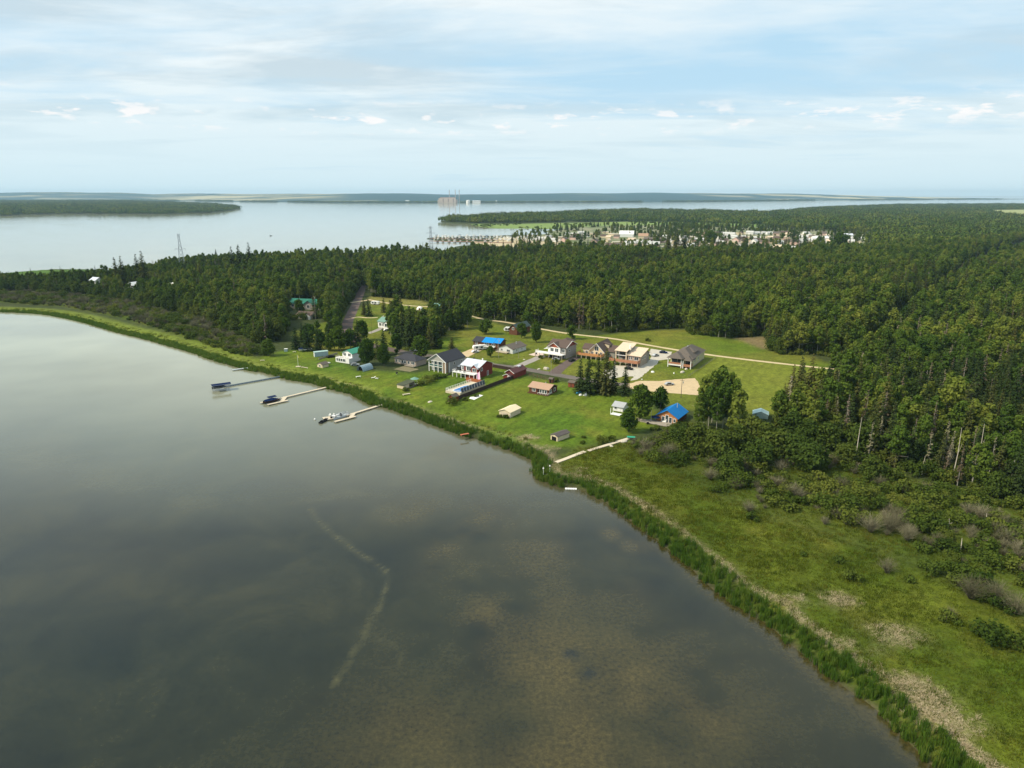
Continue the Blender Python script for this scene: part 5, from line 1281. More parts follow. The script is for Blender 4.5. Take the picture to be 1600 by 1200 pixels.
for px, s, k, lb in [((1478,968),.9,1,'low dark shrub alone in the meadow near the right edge'),((1495,975),.7,3,'small dark shrub beside the lone meadow shrub'),((1175,812),.9,1,'dark shrub at the meadow edge below the grey thicket'),((1310,878),.9,3,'low shrub in the meadow left of the big bare bush'),
    ((1330,905),1.0,1,'dark green shrub in front of the big bare bush'),((1420,908),.9,3,'green shrub right of the big bare bush'),((1255,868),.6,3,'small low shrub in the upper meadow'),((1548,1000),1.2,2,'wide green shrub at the right edge of the meadow'),((1590,1010),1.2,0,'green shrub cut by the right edge of the view')]:
    x, y = P(*px); place_shrub(SHR[k], x, y, 1.5, random.random()*6, s, lb, 'shrubs standing out in the meadow')
for px, s, k, lb in [((1385,895),1.3,0,'big bare grey bush standing out in the meadow'),((1170,800),1.2,0,'bare grey bush at the meadow edge'),((1515,935),1.5,2,'large bare bush with arching branches near the right edge'),((1555,940),1.4,2,'large bare tangled bush right of the arching one'),((1485,962),.9,1,'small bare bush behind the lone meadow shrub'),
    ((1110,750),1.2,2,'bare grey bush at the left end of the thicket'),((1150,760),1.2,0,'bare grey bush in the lower thicket'),((1240,775),1.2,2,'bare grey bush in the middle thicket'),((1375,760),1.2,0,'bare grey bush at the foot of the woods'),((1400,825),1.3,2,'bare grey bush in the right thicket')]:
    x, y = P(*px); place_shrub(TWG[k], x, y, 1.5, random.random()*6, s, lb, 'bare shrubs in and by the meadow', name='bare_shrub')

# ================================================================ YARD THINGS
def pole(px, tp, label, r=.11, group=None, arm=False, m=None, name='utility_pole', cat='pole'):
    x, y = P(*px); dep = PITCH+math.atan((tp-600)/F); z1 = H-y*math.tan(dep)
    o = thing(name, label, cat, (x, y, 1.5), YAW, group)
    MB().tube((0, 0, -.3), (0, 0, z1-1.5), r, r*.7, 8).build('shaft', m or BARKD, o)
    if arm: MB().beam((-1.1, 0, z1-2.2), (1.1, 0, z1-2.2), .12).build('crossarm', m or BARKD, o); MB().tube((.5, .2, z1-3.6), (.5, .2, z1-2.6), .22).build('transformer', STEEL, o)
    return o
pole((1064,622),592,'dark utility pole at the edge of the gravel lot',.14,arm=True)
pole((779,559),529,'pale street pole in front of the white bungalow',.10,m=GREYW,arm=True); pole((810,560),545,'short pale pole on the bungalow lawn',.10,m=GREYW)
pole((742,567),540,'thin dark pole beside the street at the tan drive',.08); pole((861,583),563,'thin pole beside the street below the brown drive',.07,m=STEEL)
pole((494,508),462,'tall thin pole in the clearing left of the gravel road',.1,m=GREYW,arm=True); pole((581,522),499,'thin pole beside the sage roofed house',.08); pole((1017,660),641,'grey post at the corner of the cabin deck',.1,m=STEEL)
h = site('flagpole', 'white flagpole with a yellow flag on the shore lawn', 'flagpole', (466,573), 0); MB().tube((0, 0, 0), (0, 0, 6.6), .07).build('pole', WHITE, h); MB().box(.08, -.02, 5.0, .7, .02, 6.0).build('flag', mat('yellow_cloth', (.7, .6, .2)), h); MB().box(-1.2, -.8, 0, 1.2, .8, .25).build('stone_base', PALEW, h)
def boat(name, label, px, rz, L=5.5, w=2.2, m=WHITE, cover=None, z=1.5, group=None, lift=.5):
    h = site(name, label, 'boat', px, rz, group, z=z)
    hull = MB(); pr_ = []
    for (x, hw, zb) in ((0, .42, 0), (L*.5, .5, -.05), (L*.8, .34, .1), (L, .02, .45)):
        pr_ += [(x, -hw*w, lift+.9), (x, hw*w, lift+.9), (x, hw*w*.55, lift+zb), (x, -hw*w*.55, lift+zb)]
    fs = []
    for i in range(3):
        a = 4*i; b = a+4; fs += [(a+1, a, b, b+1), (a+1, b+1, b+2, a+2), (a+2, b+2, b+3, a+3), (a, a+3, b+3, b)]
    hull.add(pr_, fs+[(0, 1, 2, 3)]).build('hull', m, h)
    if cover: 
        c = MB(); c.add([(.1, -w*.42, lift+.95), (.1, w*.42, lift+.95), (L*.55, w*.48, lift+.95), (L*.55, -w*.48, lift+.95), (L*.9, 0, lift+1.0), (.3, 0, lift+1.5), (L*.5, 0, lift+1.9)], [(0, 5, 1), (1, 5, 6, 2), (5, 0, 3, 6), (2, 6, 4), (6, 3, 4)]).build('cover', cover, h)
    else:
        MB().box(L*.05, -w*.36, lift+.75, L*.12, w*.36, lift+1.2).box(L*.42, -w*.3, lift+.9, L*.46, w*.3, lift+1.4).build('windshield', GLASS, h)
    MB().box(-.5, -.2, lift-.1, 0, .2, lift+1.1).build('outboard_motor', BLK, h)
    return h
b_ = boat('covered_boat', 'white power boat on a trailer with a raised dark cover under the spruces', (467,549), R(12), 7.6, 2.6, cover=NAVY)
MB().beam((1.5, 0, .3), (8.4, 0, .45), .2).build('trailer_frame', STEEL, b_)
for y in (-1.2, 1.2): MB().tube((3, y-.12, .35), (3, y+.12, .35), .35, None, 10).build('wheel', BLK, b_)
boat('beached_boat', 'small white boat lying on the lawn near the beige hut', (503,569), R(5), 4.6, 1.8, lift=.05)
h = site('swing_frame', 'blue grey garden box near the dark trees', 'box', (447,549), 0); MB().box(-.9, -.7, 0, .9, .7, 1.5).build('body', BLUEG, h); MB().box(-1, -.8, 1.5, 1, .8, 1.6).build('lid', WHITE, h)
def bench(name, label, px, rz, L, m, hh=.7, cat='table', w=.8):
    h = site(name, label, cat, px, rz); MB().box(-L/2, -w/2, hh-.08, L/2, w/2, hh).build('top', m, h)
    for x in (-L/2+.25, L/2-.25): MB().box(x-.06, -w*.4, 0, x+.06, w*.4, hh-.083).build('leg', m, h)
    return h
bench('picnic_table', 'green picnic table at the upper end of the boardwalk', (986,686), R(-10), 3.0, GRN, .9, w=1.6); bench('lawn_bench', 'white bench on the lawn between dock and hedge', (560,590), R(25), 2.6, WHITE)
bench('shore_bench', 'pale bench at the lower edge of the hedge lawn', (635,617), R(28), 3.6, PALEW, .5, w=1.0); bench('grey_table', 'grey table on the mown lawn beside the metal shed', (460,551), R(10), 1.8, STONE)
bench('timber_bench', 'pale timber bench near the flagpole', (476,575), R(-30), 4.6, PALEW, .4, w=.6); bench('left_bench', 'pale bench at the short dock landing', (410,564), R(12), 2.4, PALEW, .5)
for px, rz, lb in (((583,591), 20, 'white garden lounger on the lawn, left one'), ((589,592), -20, 'white garden lounger on the lawn, right one'), ((650,601), 10, 'white lounger behind the end of the hedge'), ((689,590), 0, 'white box on the lawn below the grey house wall')):
    h = site('garden_lounger', lb, 'lounger', px, R(rz)); MB().box(-.9, -.35, .3, .6, .35, .42).build('seat', WHITE, h); MB().slab([(.6, -.35, .42), (1.2, -.35, 1.0), (1.2, .35, 1.0), (.6, .35, .42)][::-1], .08).build('backrest', WHITE, h)
    for x in (-.7, .5): MB().box(x, -.3, 0, x+.08, .3, .3).build('leg', WHITE, h)
h = site('barbecue', 'black round barbecue grill alone on the lawn', 'grill', (620,585), 0); MB().tube((0, 0, .5), (0, 0, .9), .45, .62, 10).tube((0, 0, .9), (0, 0, 1.35), .62, .25, 10).build('kettle', BLK, h)
for a in (0, 2.1, 4.2): MB().tube((0, 0, .6), (math.cos(a)*.6, math.sin(a)*.6, 0), .05).build('leg', STEEL, h)
h = site('lean_to', 'low wooden lean-to with a mossy dark roof at the hedge end', 'shed', (631,608), R(-33)); MB().box(-4.2, 0, 0, 0, 3.8, 1.7).build('wall', CREAM, h); MB().slab([(-4.5, -.3, 1.8), (.3, -.3, 1.8), (.3, 8.0, 2.3), (-4.5, 8.0, 2.3)], .15).build('roof', mat('mossy_roof', (.07, .08, .05), .9, .2), h)
MB().box(-4.0, 7.4, 0, 0, 7.8, 2.0).build('back_wall', GREYW, h)
h = site('garden_gazebo', 'pale green topped gazebo beside the hedge', 'gazebo', (648,598), 0); MB().tube((0, 0, 2.0), (0, 0, 2.9), 2.2, .1, 8).build('canopy', METS, h)
for a in range(4): MB().tube((math.cos(a*1.57+.8)*1.7, math.sin(a*1.57+.8)*1.7, 0), (math.cos(a*1.57+.8)*1.7, math.sin(a*1.57+.8)*1.7, 2.1), .08).build('post', WHITE, h)
for k, (px, lb, mm, w_, hh) in enumerate([((905,615), 'teal tarp covered heap under the left spruces', BLU, 1.6, 1.1), ((915,617), 'white covered boat heap beside the teal tarp', WHITE, 2.0, 1.1), ((907,618), 'white round tank in front of the tarps', WHITE, .8, .8), ((853,577), 'pale rounded boulder at the mouth of the grey drive', STONE, 1.7, 1.3), ((842,577), 'flat pale rock beside the grey drive', STONE, 1.1, .5), ((867,566), 'grey rock on the bank below the white gabled house', STONE, 1.0, .9),
    ((1020,582), 'white sheep shaped rock on the lawn below the dark roofed house', WHITE, 1.0, .8), ((1053,584), 'small white rock on the lawn below the dark roofed house', WHITE, .5, .8), ((1066,582), 'long pale rock heap beside the right porch', STONE, 1.8, .8), ((1072,577), 'pale rock step under the right porch', STONE, 1.5, .6), ((1003,593), 'small white stone at the concrete drive edge', WHITE, .5, .3), ((819,562), 'white stone at the pole foot on the bungalow lawn', STONE, .8, .4),
    ((975,690), 'pale rock heap beside the boardwalk end', STONE, 1.7, .6), ((955,697), 'flat pale rock in the grass beside the boardwalk', STONE, 1.1, .25), ((672,628), 'white fire pit stone heap at the lower lawn', STONE, 1.6, .4)]):
    x, y = P(*px); r = random.Random(k); m = MB(); n = 9
    ring = [(math.cos(2*math.pi*i/n)*w_*r.uniform(.8, 1.15), math.sin(2*math.pi*i/n)*w_*.6*r.uniform(.8, 1.15)) for i in range(n)]
    m.add([(a, b, -.1) for a, b in ring]+[(a*.9, b*.9, hh*.55) for a, b in ring]+[(a*.5, b*.5, hh*r.uniform(.85, 1.05)) for a, b in ring], [(i, (i+1) % n, n+(i+1) % n, n+i) for i in range(n)]+[(n+i, n+(i+1) % n, 2*n+(i+1) % n, 2*n+i) for i in range(n)]+[tuple(range(2*n, 3*n))])
    tag(m.build('boulder' if mm in (STONE, WHITE) and k > 2 else 'covered_heap', mm, None, (x, y, 1.5), r.uniform(0, 6)), lb, 'rock' if k > 2 else 'heap')
bench('blue_table', 'blue plastic table on the grass near the thicket', (1010,690), R(-5), 2.4, BLU, .7, w=1.2)
h = site('white_bucket', 'small pale green bucket at the thicket edge', 'bucket', (1038,684), 0); MB().tube((0, 0, 0), (0, 0, .6), .4, .5, 9).build('bucket', mat('mint_plastic', (.5, .8, .6), .5), h)
h = site('orange_sign', 'orange marker sign at the end of the sandy track in the woods', 'sign', (1346,572), 0); MB().tube((0, 0, 0), (0, 0, 2.6), .06).build('post', GREYW, h); MB().box(-.6, -.04, 1.6, .6, -.0, 3.0).build('board', ORG, h)
h = site('greenhouse', 'pale teal greenhouse frame half hidden by trees below the field', 'greenhouse', (1200,655), R(-20)); gable(h, -6, 0, 0, 5, 1.6, 1.2, 'y', mat('pale_teal_sheet', (.38, .52, .50), .4, .2, 1), mat('pale_teal_roof2', (.42, .56, .54), .4, .2, 1), .2)
def car(name, label, px, rz, m, group=None):
    h = site(name, label, 'car', px, rz, group)
    b = MB().prism([(0, .35), (4.5, .35), (4.5, .85), (3.4, .95), (2.8, 1.45), (1.0, 1.45), (.4, .95), (0, .9)], 0, 1.8).build('body', m, h); b.rotation_euler = (math.pi/2, 0, 0); b.location = (0, 1.8, 0)
    wins(h, 'f', 0, [(1.1, 2.7, 1.0, 1.35)], BLK, bar=False)
    for x in (.9, 3.6):
        for y in (.05, 1.75): MB().tube((x, y-.1, .33), (x, y+.1, .33), .33, None, 10).build('wheel', BLK, h)
car('parked_car', 'silver car under the wide white deck', (862,562), R(-34), STEEL); car('parked_car', 'dark car under the beige house deck', (975,577), R(-33), BLK); car('parked_car', 'pale car beside the mint roofed house', (548,572), R(5), STEEL)
for px, lb, rz_, mm in (((738,552),'white van on the tan drive by the street',28,WHITE),((792,550),'red car beside the white bungalow',60,REDS),((1022,558),'silver car on the concrete yard of the beige house',40,STEEL),((1030,552),'dark blue car at the top of the concrete yard',-20,NAVY),
    ((892,566),'dark car at the top of the brown drive',50,BLK),((600,518),'white pickup beside the sage roofed house',35,WHITE),((640,549),'silver car on the street behind the bungalow',-8,STEEL),((708,566),'dark red car beside the grey gabled house',57,REDS),((668,482),'white car by the sandy track and teal shed',0,WHITE),
    ((1040,603),'grey car at the edge of the gravel lot',12,STEEL),((512,560),'black all terrain vehicle beside the mint roofed house',40,BLK)):
    car('parked_car', lb, px, R(rz_), mm)
for px, lb in (((838,554), 'dark patio chair on the pink paving, nearer the drive'), ((844,551), 'dark patio chair on the pink paving, nearer the house')):
    h = site('patio_chair', lb, 'chair', px, 0); MB().box(-.4, -.4, .35, .4, .4, .5).build('seat', BLK, h); MB().box(-.4, .3, .5, .4, .4, 1.1).build('backrest', BLK, h)

# ================================================================ DOCKS AND BOATS
def walk(name, label, a, b, w, m, z=.55, za=0, zb=0, planks=None, cat='dock', posts=True, plank=1.6):
    A = Vector((*P(*a, z), z)); B = Vector((*P(*b, z), z)); d = B-A; L = d.length
    o = thing(name, label, cat, A, math.atan2(d.y, d.x))
    n = max(1, round(L/plank)); s = L/n; pk = MB().box(.02, -w/2, -.09, s-.02, w/2, 0).mesh('plank', m)
    for i in range(n): link('plank', pk, o, (i*s, random.uniform(-.02, .02), random.uniform(-.012, .012)))
    MB().box(.05, -w/2+.05, -.26, L-.05, -w/2+.15, -.093).box(.05, w/2-.15, -.26, L-.05, w/2-.05, -.093).build('beam', m, o)
    if posts:
        k = max(1, round(L/5)); pm = MB().tube((0, 0, -1.8), (0, 0, .25), .05).mesh('post', STEEL)
        for i in range(k+1):
            for y in (-w/2-.06, w/2+.06): link('post', pm, o, (min(L-.1, max(.1, i*L/k)), y, 0))
    return o
GREYD = mat('grey_dock', (.42, .46, .47), .75, .08); NVD = mat('slate_dock', (.07, .10, .12), .6, .1)
walk('short_dock', 'short pale grey dock leaving the reeds farthest left', (363,577.5), (404,572.5), 1.6, GREYD)
walk('slate_dock', 'long dark slate dock leading to the navy canopy boat lift', (350,603.5), (438,588), 1.3, NVD)
walk('wooden_dock', 'long pale wooden dock leading to the boat with the black cover', (440,621.5), (513,604), 1.3, PALEW)
walk('wooden_dock', 'long pale wooden dock nearest the camera leading to the pontoon boat', (541,649), (603,630), 1.3, PALEW)
walk('boardwalk', 'pale plank boardwalk crossing the meadow to the reeds, upper length', (919,704), (989,682.5), 1.5, PALEW, 1.8, cat='boardwalk', posts=False)
walk('boardwalk', 'pale plank boardwalk end reaching into the reeds, lower length', (869,722), (914,705), 1.6, PALEW, 1.75, cat='boardwalk', posts=False)
walk('finger_dock', 'pale finger dock in front of the black covered boat', (418,632), (450,625), 1.3, PALEW); walk('finger_dock', 'pale finger dock behind the black covered boat', (407,629), (438,622), 1.3, PALEW)
walk('finger_dock', 'pale finger dock in front of the pontoon boat', (523,658.5), (556,650), 1.3, PALEW); walk('dock_platform', 'wide pale dock platform between the pontoon boat and the jet skis', (505,654), (520,652), 4.0, PALEW)
walk('dock_link', 'pale cross piece joining the dock to the arms of the black covered boat', (441,626), (446,619.5), 1.8, PALEW, posts=False)
walk('dock_link', 'pale cross piece joining the nearest dock to its arm', (548,651.5), (553,645.5), 1.6, PALEW, posts=False)
def lift(label, px, rz, L, w, zt, m):
    h = site('boat_lift', label, 'boat lift', px, rz, z=0); 
    fr = MB()
    for x in (.6, L-.8):
        for y in (-w/2, w/2): fr.beam((x, y, -1.5), (x, y, zt-.4), .12)
    for y in (-w/2, w/2): fr.beam((.3, y, .3), (L-.3, y, .3), .12); fr.beam((0, y, zt-.4), (L, y, zt-.4), .12)
    fr.build('frame', STEEL, h)
    c = MB(); n = 6
    for i in range(n):
        a0, a1 = -1+2*i/n, -1+2*(i+1)/n; z0, z1 = zt-.55*a0*a0, zt-.55*a1*a1
        c.slab([(0 if abs(a0+a1) < 1.5 else .3, a0*w*.6, z0), (L, a0*w*.6, z0), (L, a1*w*.6, z1), (0, a1*w*.6, z1)], .06)
    c.build('canopy', m, h); return h
rzD = math.radians(46)
lift('boat lift with long navy canopy at the end of the slate dock', (331,612), rzD-.25, 8.6, 3.2, 3.5, NAVY)
boat('lift_boat', 'grey and white boat hanging under the navy canopy', (333,610), rzD-.25, 6.4, 2.4, mat('dark_grey_hull', (.16, .18, .20), .5), cover=mat('charcoal_cover', (.05, .06, .065), .9), z=0, lift=.7)
boat('black_boat', 'dark boat under a black cover between two pale finger docks', (413,631), rzD-.1, 7.4, 2.5, mat('maroon_hull', (.05, .03, .03), .3), cover=NAVY, z=0, lift=.3)
h = site('small_canopy', 'small navy sun canopy on legs above the black covered boat', 'canopy', (419,628), rzD-.1, z=0); MB().slab([(0, -1.3, 2.15), (3.8, -1.3, 2.25), (3.8, 1.3, 2.25), (0, 1.3, 2.15)], .1).build('top', NAVY, h)
for x in (.3, 3.1):
    for y in (-1, 1): MB().beam((x, y, .3), (x, y, 2.08), .09).build('leg', STEEL, h)
h = site('pontoon_boat', 'pontoon boat with silver pipe rails tied behind the nearest finger dock', 'boat', (519,655), rzD+.02, z=0)
for y in (-1.0, 1.0): MB().tube((0, y, .15), (7.6, y, .15), .38, None, 9).tube((7.6, y, .15), (8.3, y, .35), .38, .05, 9).build('pontoon', STEEL, h)
MB().box(.1, -1.25, .5, 7.8, 1.25, .62).build('deck', GREYD, h)
rail(h, [(.2, -1.2), (7.6, -1.2), (7.6, 1.2), (.2, 1.2), (.2, -1.2)], .62, STEEL, .8, .7)
MB().box(.6, -1.1, .62, 1.5, 1.1, 1.3).box(2.6, .5, .62, 5.4, 1.1, 1.2).build('seat', WHITE, h); MB().box(3.6, -.9, .62, 4.3, -.2, 1.7).build('console', BLK, h); MB().box(-.7, -.25, -.2, -.02, .25, 1.2).build('outboard_motor', BLK, h)
for px, lb in (((500,662), 'black jet ski at the lakeward end of the nearest dock'), ((506,659), 'black inflatable moored against the dock platform')):
    h = site('jet_ski', lb, 'jet ski', px, rzD+.5, z=0); MB().prism([(0, -.7), (2.0, -.7), (3.4, 0), (2.0, .7), (0, .7)], 0, .6).build('hull', BLK, h); MB().box(.4, -.25, .6, 1.8, .25, 1.0).build('seat', BLK, h); MB().beam((2.0, -.45, 1.15), (2.0, .45, 1.15), .09).build('handlebar', STEEL, h)
h = site('white_buoy', 'white round buoy floating left of the jet skis', 'buoy', (492,656), 0, z=0); MB().tube((0, 0, -.1), (0, 0, .35), .3, .4, 9).tube((0, 0, .35), (0, 0, .7), .4, .12, 9).build('float', WHITE, h)
for px, lb in (((515,650), 'cream deck chair on the wide dock platform'), ((521,650), 'white deck chair next to the pontoon boat')):
    h = site('deck_chair', lb, 'chair', px, rzD, z=.55); MB().box(-.35, -.35, .35, .35, .35, .45).build('seat', WHITE, h); MB().box(.28, -.35, .45, .36, .35, 1.1).build('backrest', WHITE, h)
h = site('floating_raft', 'small weathered white raft floating at the reed opening', 'raft', (883,765), R(-4), z=0)
for i in range(5): MB().box(i*.75, 0, -.05, i*.75+.68, 1.0, .22).build('float', WHITE, h)
for px, tp, lb in (((849,741),729,'pale post with a birdhouse in the reeds of the little point'), ((859,737),731,'shorter pale post in the reeds of the little point')):
    o = pole(px, tp, lb, .06, m=WHITE, name='reed_post'); MB().box(-.18, -.18, 1.9, .18, .18, 2.3).build('birdhouse', WHITE, o)
bench('landing_stage', 'small red brown landing stage sticking out of the reeds', (726,680), R(28), 3.4, mat('red_planks', (.42, .13, .07), .8, .1), .5, cat='landing stage', w=1.1)
# dead snags and pale trunks in the thicket
for i, (px, tp) in enumerate(sorted([((1440,742),713),((1480,826),810),((1500,862),841),((1540,815),802),((1590,775),735),((1470,776),772),((1336,722),652),((1352,694),652),((1488,748),668),((1524,735),662)])):
    x, y = P(*px); dep = PITCH+math.atan((tp-600)/F); z1 = max(1.5, H-y*math.tan(dep)-1.5)
    o = thing('dead_snag', 'pale bare dead trunk, %s from the left along the wood edge and thicket' % ORD[i], 'tree', (x, y, 1.5), random.random()*6, 'pale dead trunks'); MB().tube((0, 0, -.3), (.25, .1, z1*.5), .16, .12).tube((.25, .1, z1*.5), (.1, -.1, z1), .12, .05).build('trunk', mat('bleached_wood', (.50, .45, .36), .8, .1), o); MB().tube((.25, .1, z1*.5), (.9, .4, z1*.7), .06, .03, 4).build('branch', MATS['bleached_wood'], o)
# ================================================================ THE VILLAGE, THE MARINA AND THE FAR SHORE
def lattice(name, label, px, tp, arms=True):
    x, y = P(*px, 1.5); dep = PITCH+math.atan((tp-600)/F); hh = H-y*math.tan(dep)-1.5
    o = thing(name, label, 'pylon', (x, y, 1.5), R(20)); w0 = hh*.085; w1 = hh*.022
    k = 8; wz = lambda i: w0+(w1-w0)*min(1, i/(k*.8)); t = hh/260
    for sx_ in (-1, 1):
        for sy_ in (-1, 1):
            m = MB()
            for i in range(k): m.beam((sx_*wz(i), sy_*wz(i), hh*i/k), (sx_*wz(i+1), sy_*wz(i+1), hh*(i+1)/k), t*1.7)
            m.build('leg', STEEL, o)
    m = MB()
    for i in range(k):
        z0, z1 = hh*i/k, hh*(i+1)/k
        for s_ in (-1, 1):
            m.beam((-wz(i), s_*wz(i), z0), (wz(i+1), s_*wz(i+1), z1), t); m.beam((wz(i), s_*wz(i), z0), (-wz(i+1), s_*wz(i+1), z1), t)
            m.beam((s_*wz(i), -wz(i), z0), (s_*wz(i+1), wz(i+1), z1), t)
    m.build('bracing', STEEL, o)
    for f in (.60, .78, .94)[:3 if arms else 1]:
        m = MB(); a = hh*.13 if f < .9 else hh*.085
        for s_ in (-1, 1): m.beam((0, 0, hh*f+hh*.03), (s_*a, 0, hh*f), t*1.3); m.beam((0, 0, hh*f-hh*.02), (s_*a, 0, hh*f), t*1.3); m.beam((s_*a, 0, hh*f), (s_*a, 0, hh*f-hh*.045), t*1.6)
        m.build('crossarm', STEEL, o)
lattice('lattice_mast', 'slim grey lattice mast rising behind the left woods', (286,424), 365, False)
lattice('power_pylon', 'grey power pylon with three crossarms in front of the marina', (674,402), 353)

def hut(w, l, hh, rise, mw, mr, flat=False):
    m1 = MB(); m1.box(-w/2, -l/2, -.3, w/2, l/2, hh); a = m1
    if not flat: a.add([(-w/2, -l/2, hh), (-w/2, l/2, hh), (-w/2, 0, hh+rise), (w/2, -l/2, hh), (w/2, l/2, hh), (w/2, 0, hh+rise)], [(0, 2, 1), (3, 4, 5)])
    r = MB(); o = .5
    if flat: r.box(-w/2-.2, -l/2-.2, hh+.01, w/2+.2, l/2+.2, hh+.3)
    else:
        k = rise/(l/2)
        r.slab([(-w/2-o, 0, hh+rise+.2), (w/2+o, 0, hh+rise+.2), (w/2+o, l/2+o, hh-k*o+.2), (-w/2-o, l/2+o, hh-k*o+.2)][::1], .15); r.slab([(-w/2-o, 0, hh+rise+.2), (w/2+o, 0, hh+rise+.2), (w/2+o, -l/2-o, hh-k*o+.2), (-w/2-o, -l/2-o, hh-k*o+.2)][::-1], .15)
    return a.mesh('wall', mw), r.mesh('roof', mr)
SAND = mat('sandy_ground', (.46, .38, .24), .95, .15, .05); PNK = mat('pink_siding', (.60, .42, .36), .7, .08); LGR = mat('light_grey_roof', (.48, .48, .46), .7, .1)
KINDS = [('white_house', 'white house with pale grey roof in the village beyond the forest', 'white village houses', hut(15, 9, 4, 3, WHITE, LGR)),
 ('tan_house', 'tan house with brown roof in the village beyond the forest', 'tan village houses', hut(14, 10, 4.4, 3.2, CREAM, SHB)),
 ('mobile_home', 'long low white mobile home in the village rows', 'mobile homes in the village', hut(20, 6, 3.2, .8, CREAM, mat('cream_flat_roof', (.52, .47, .38), .7, .06))),
 ('grey_roof_house', 'house with dark grey roof in the village beyond the forest', 'grey roofed village houses', hut(13, 10, 4.6, 3.4, PNK, SHG)),
 ('cream_house', 'cream house with cream roof in the village beyond the forest', 'cream village houses', hut(12, 9, 4.0, 2.6, CREAM, SHBE))]
r = random.Random(5); cnt = 0
def village(px, k, rz):
    nm, lb, gp, (wm_, rm_) = KINDS[k]
    o = thing(nm, lb, 'house', (*P(*px), 1.5), rz, gp); link('wall', wm_, o); link('roof', rm_, o); s_ = r.uniform(.85, 1.2); o.scale = (s_, s_, s_)
rows = [(885, 985, 366.5, 3), (830, 905, 376, 5), (900, 975, 371, 3), (930, 1110, 380, 5), (1040, 1200, 372, 4), (1080, 1260, 366, 4), (1060, 1200, 378, 4), (1080, 1180, 386, 4), (1110, 1340, 381, 4), (1190, 1370, 374, 4), (1230, 1330, 369, 3), (935, 1020, 388, 3), (1150, 1330, 391, 4), (1225, 1320, 347, 1.5), (1290, 1330, 355, 2)]
for (a, b, y, j) in rows:
    x = a
    while x < b:
        village((x, y+r.uniform(-j, j)*.6), r.choice([0, 0, 2, 2, 1, 0, 4, 3]), R(r.choice([-33, -33, 57, -20, 10]))); x += r.uniform(8, 15)
# larger village buildings
for px, w, l, hh, rise, mw, mr, lb in [((979,370), 30, 26, 6, 7, WHITE, WHITE, 'large white domed roof hall among the village trees'), ((1003,386), 60, 18, 6, 4, PNK, LGR, 'long pale pink building with light roof at the near side of the village'),
    ((1020,379), 34, 14, 7, 3, SHB, SHG, 'brown building behind the long pink one'), ((1298,377), 70, 24, 7, 2, WHITE, WHITE, 'long white building with flat pale roof at the right of the village'), ((1320,374), 26, 18, 9, 3, WHITE, METW, 'tall white building next to the long flat roofed one'),
    ((1102,380), 50, 16, 5, 2, CREAM, LGR, 'cream commercial building in the middle of the village'), ((1338,388), 20, 12, 4, 1.5, WHITE, WHITE, 'white shed at the right end of the village, left one'), ((1356,390), 22, 12, 4, 1.5, WHITE, WHITE, 'white shed at the right end of the village, right one'), ((1218,374), 36, 16, 5, 2, PNK, CREAM, 'pink and cream long building in the village'), ((1005,373), 20, 10, 6, 5, CREAM, SHT, 'orange roofed little hall behind the pink building')]:
    wm_, rm_ = hut(w, l, hh, rise, mw, mr); o = thing('village_building', lb, 'building', (*P(*px), 1.5), R(-12)); link('wall', wm_, o); link('roof', rm_, o)
for nm, px in (('sandy_lot', [(815,388),(880,391),(880,380),(835,377)]), ('village_street', [(1030,386),(1190,388),(1190,377),(1070,375)]), ('car_park', [(1250,383),(1350,387),(1345,377),(1262,373)]), ('village_lot', [(1130,366),(1185,366),(1180,363),(1135,363)]), ('sand_lot', [(1285,352),(1325,353),(1322,346),(1290,345)]), ('beach', [(752,384),(775,385),(772,378),(735,377)])):
    pad(nm, px, SAND if nm != 'village_street' else mat('dusty_street', (.40, .36, .28), .95, .1, .05), 1.56)
# village trees
vx, vy = fill(TOWN, 15, .45, 900); q = (np.abs(vx) < .85*(vy+50)) & (vnoise(vx, vy, 1/60, 1, 2) > .50); vx, vy = vx[q], vy[q]
vk = rng.integers(0, 10, len(vx)); vs_ = rng.uniform(.55, 1.05, len(vx))
scatter('village_trees', np.column_stack([vx, vy, np.full(len(vx), 1.5)]), rng.uniform(0, 6, len(vx)), np.stack([vs_*1.2, vs_*1.2, vs_], 1), vk, joined, 'trees standing between the village houses', 'trees')
for i, (px, tp) in enumerate(sorted([((1056,398),362), ((1068,398),361), ((1043,400),367), ((1160,400),368), ((1120,398),375), ((928,398),371), ((906,400),372), ((1123,372),357)])):
    solo(SPR[i % 3], px, tp, 'spruce_tree', 'dark pointed spruce among the village houses, %s from the left' % ORD[i], 'spruces in the village', w=1.3)
for px, tp in (((945,364),355), ((1110,383),359), ((1255,396),378), ((1310,398),362), ((1190,362),352)):
    solo(GARD[2], px, tp, 'garden_tree', 'round dark tree among the village houses', 'round village trees', w=1.2)
# marsh edge and shrubs behind the cove
mx, my = fill(MARSH, 22, .5, 910); q = vnoise(mx, my, 1/90, 1, 2) > .60; mx, my = mx[q], my[q]
ms_ = rng.uniform(.7, 1.3, len(mx)); scatter('marsh_shrubs', np.column_stack([mx, my, np.full(len(mx), 1.2)]), rng.uniform(0, 6, len(mx)), np.stack([ms_*1.6, ms_*1.6, ms_*1.3], 1), rng.integers(0, 4, len(mx)), SHR, 'low shrubs in the pale green marsh', 'shrubs')
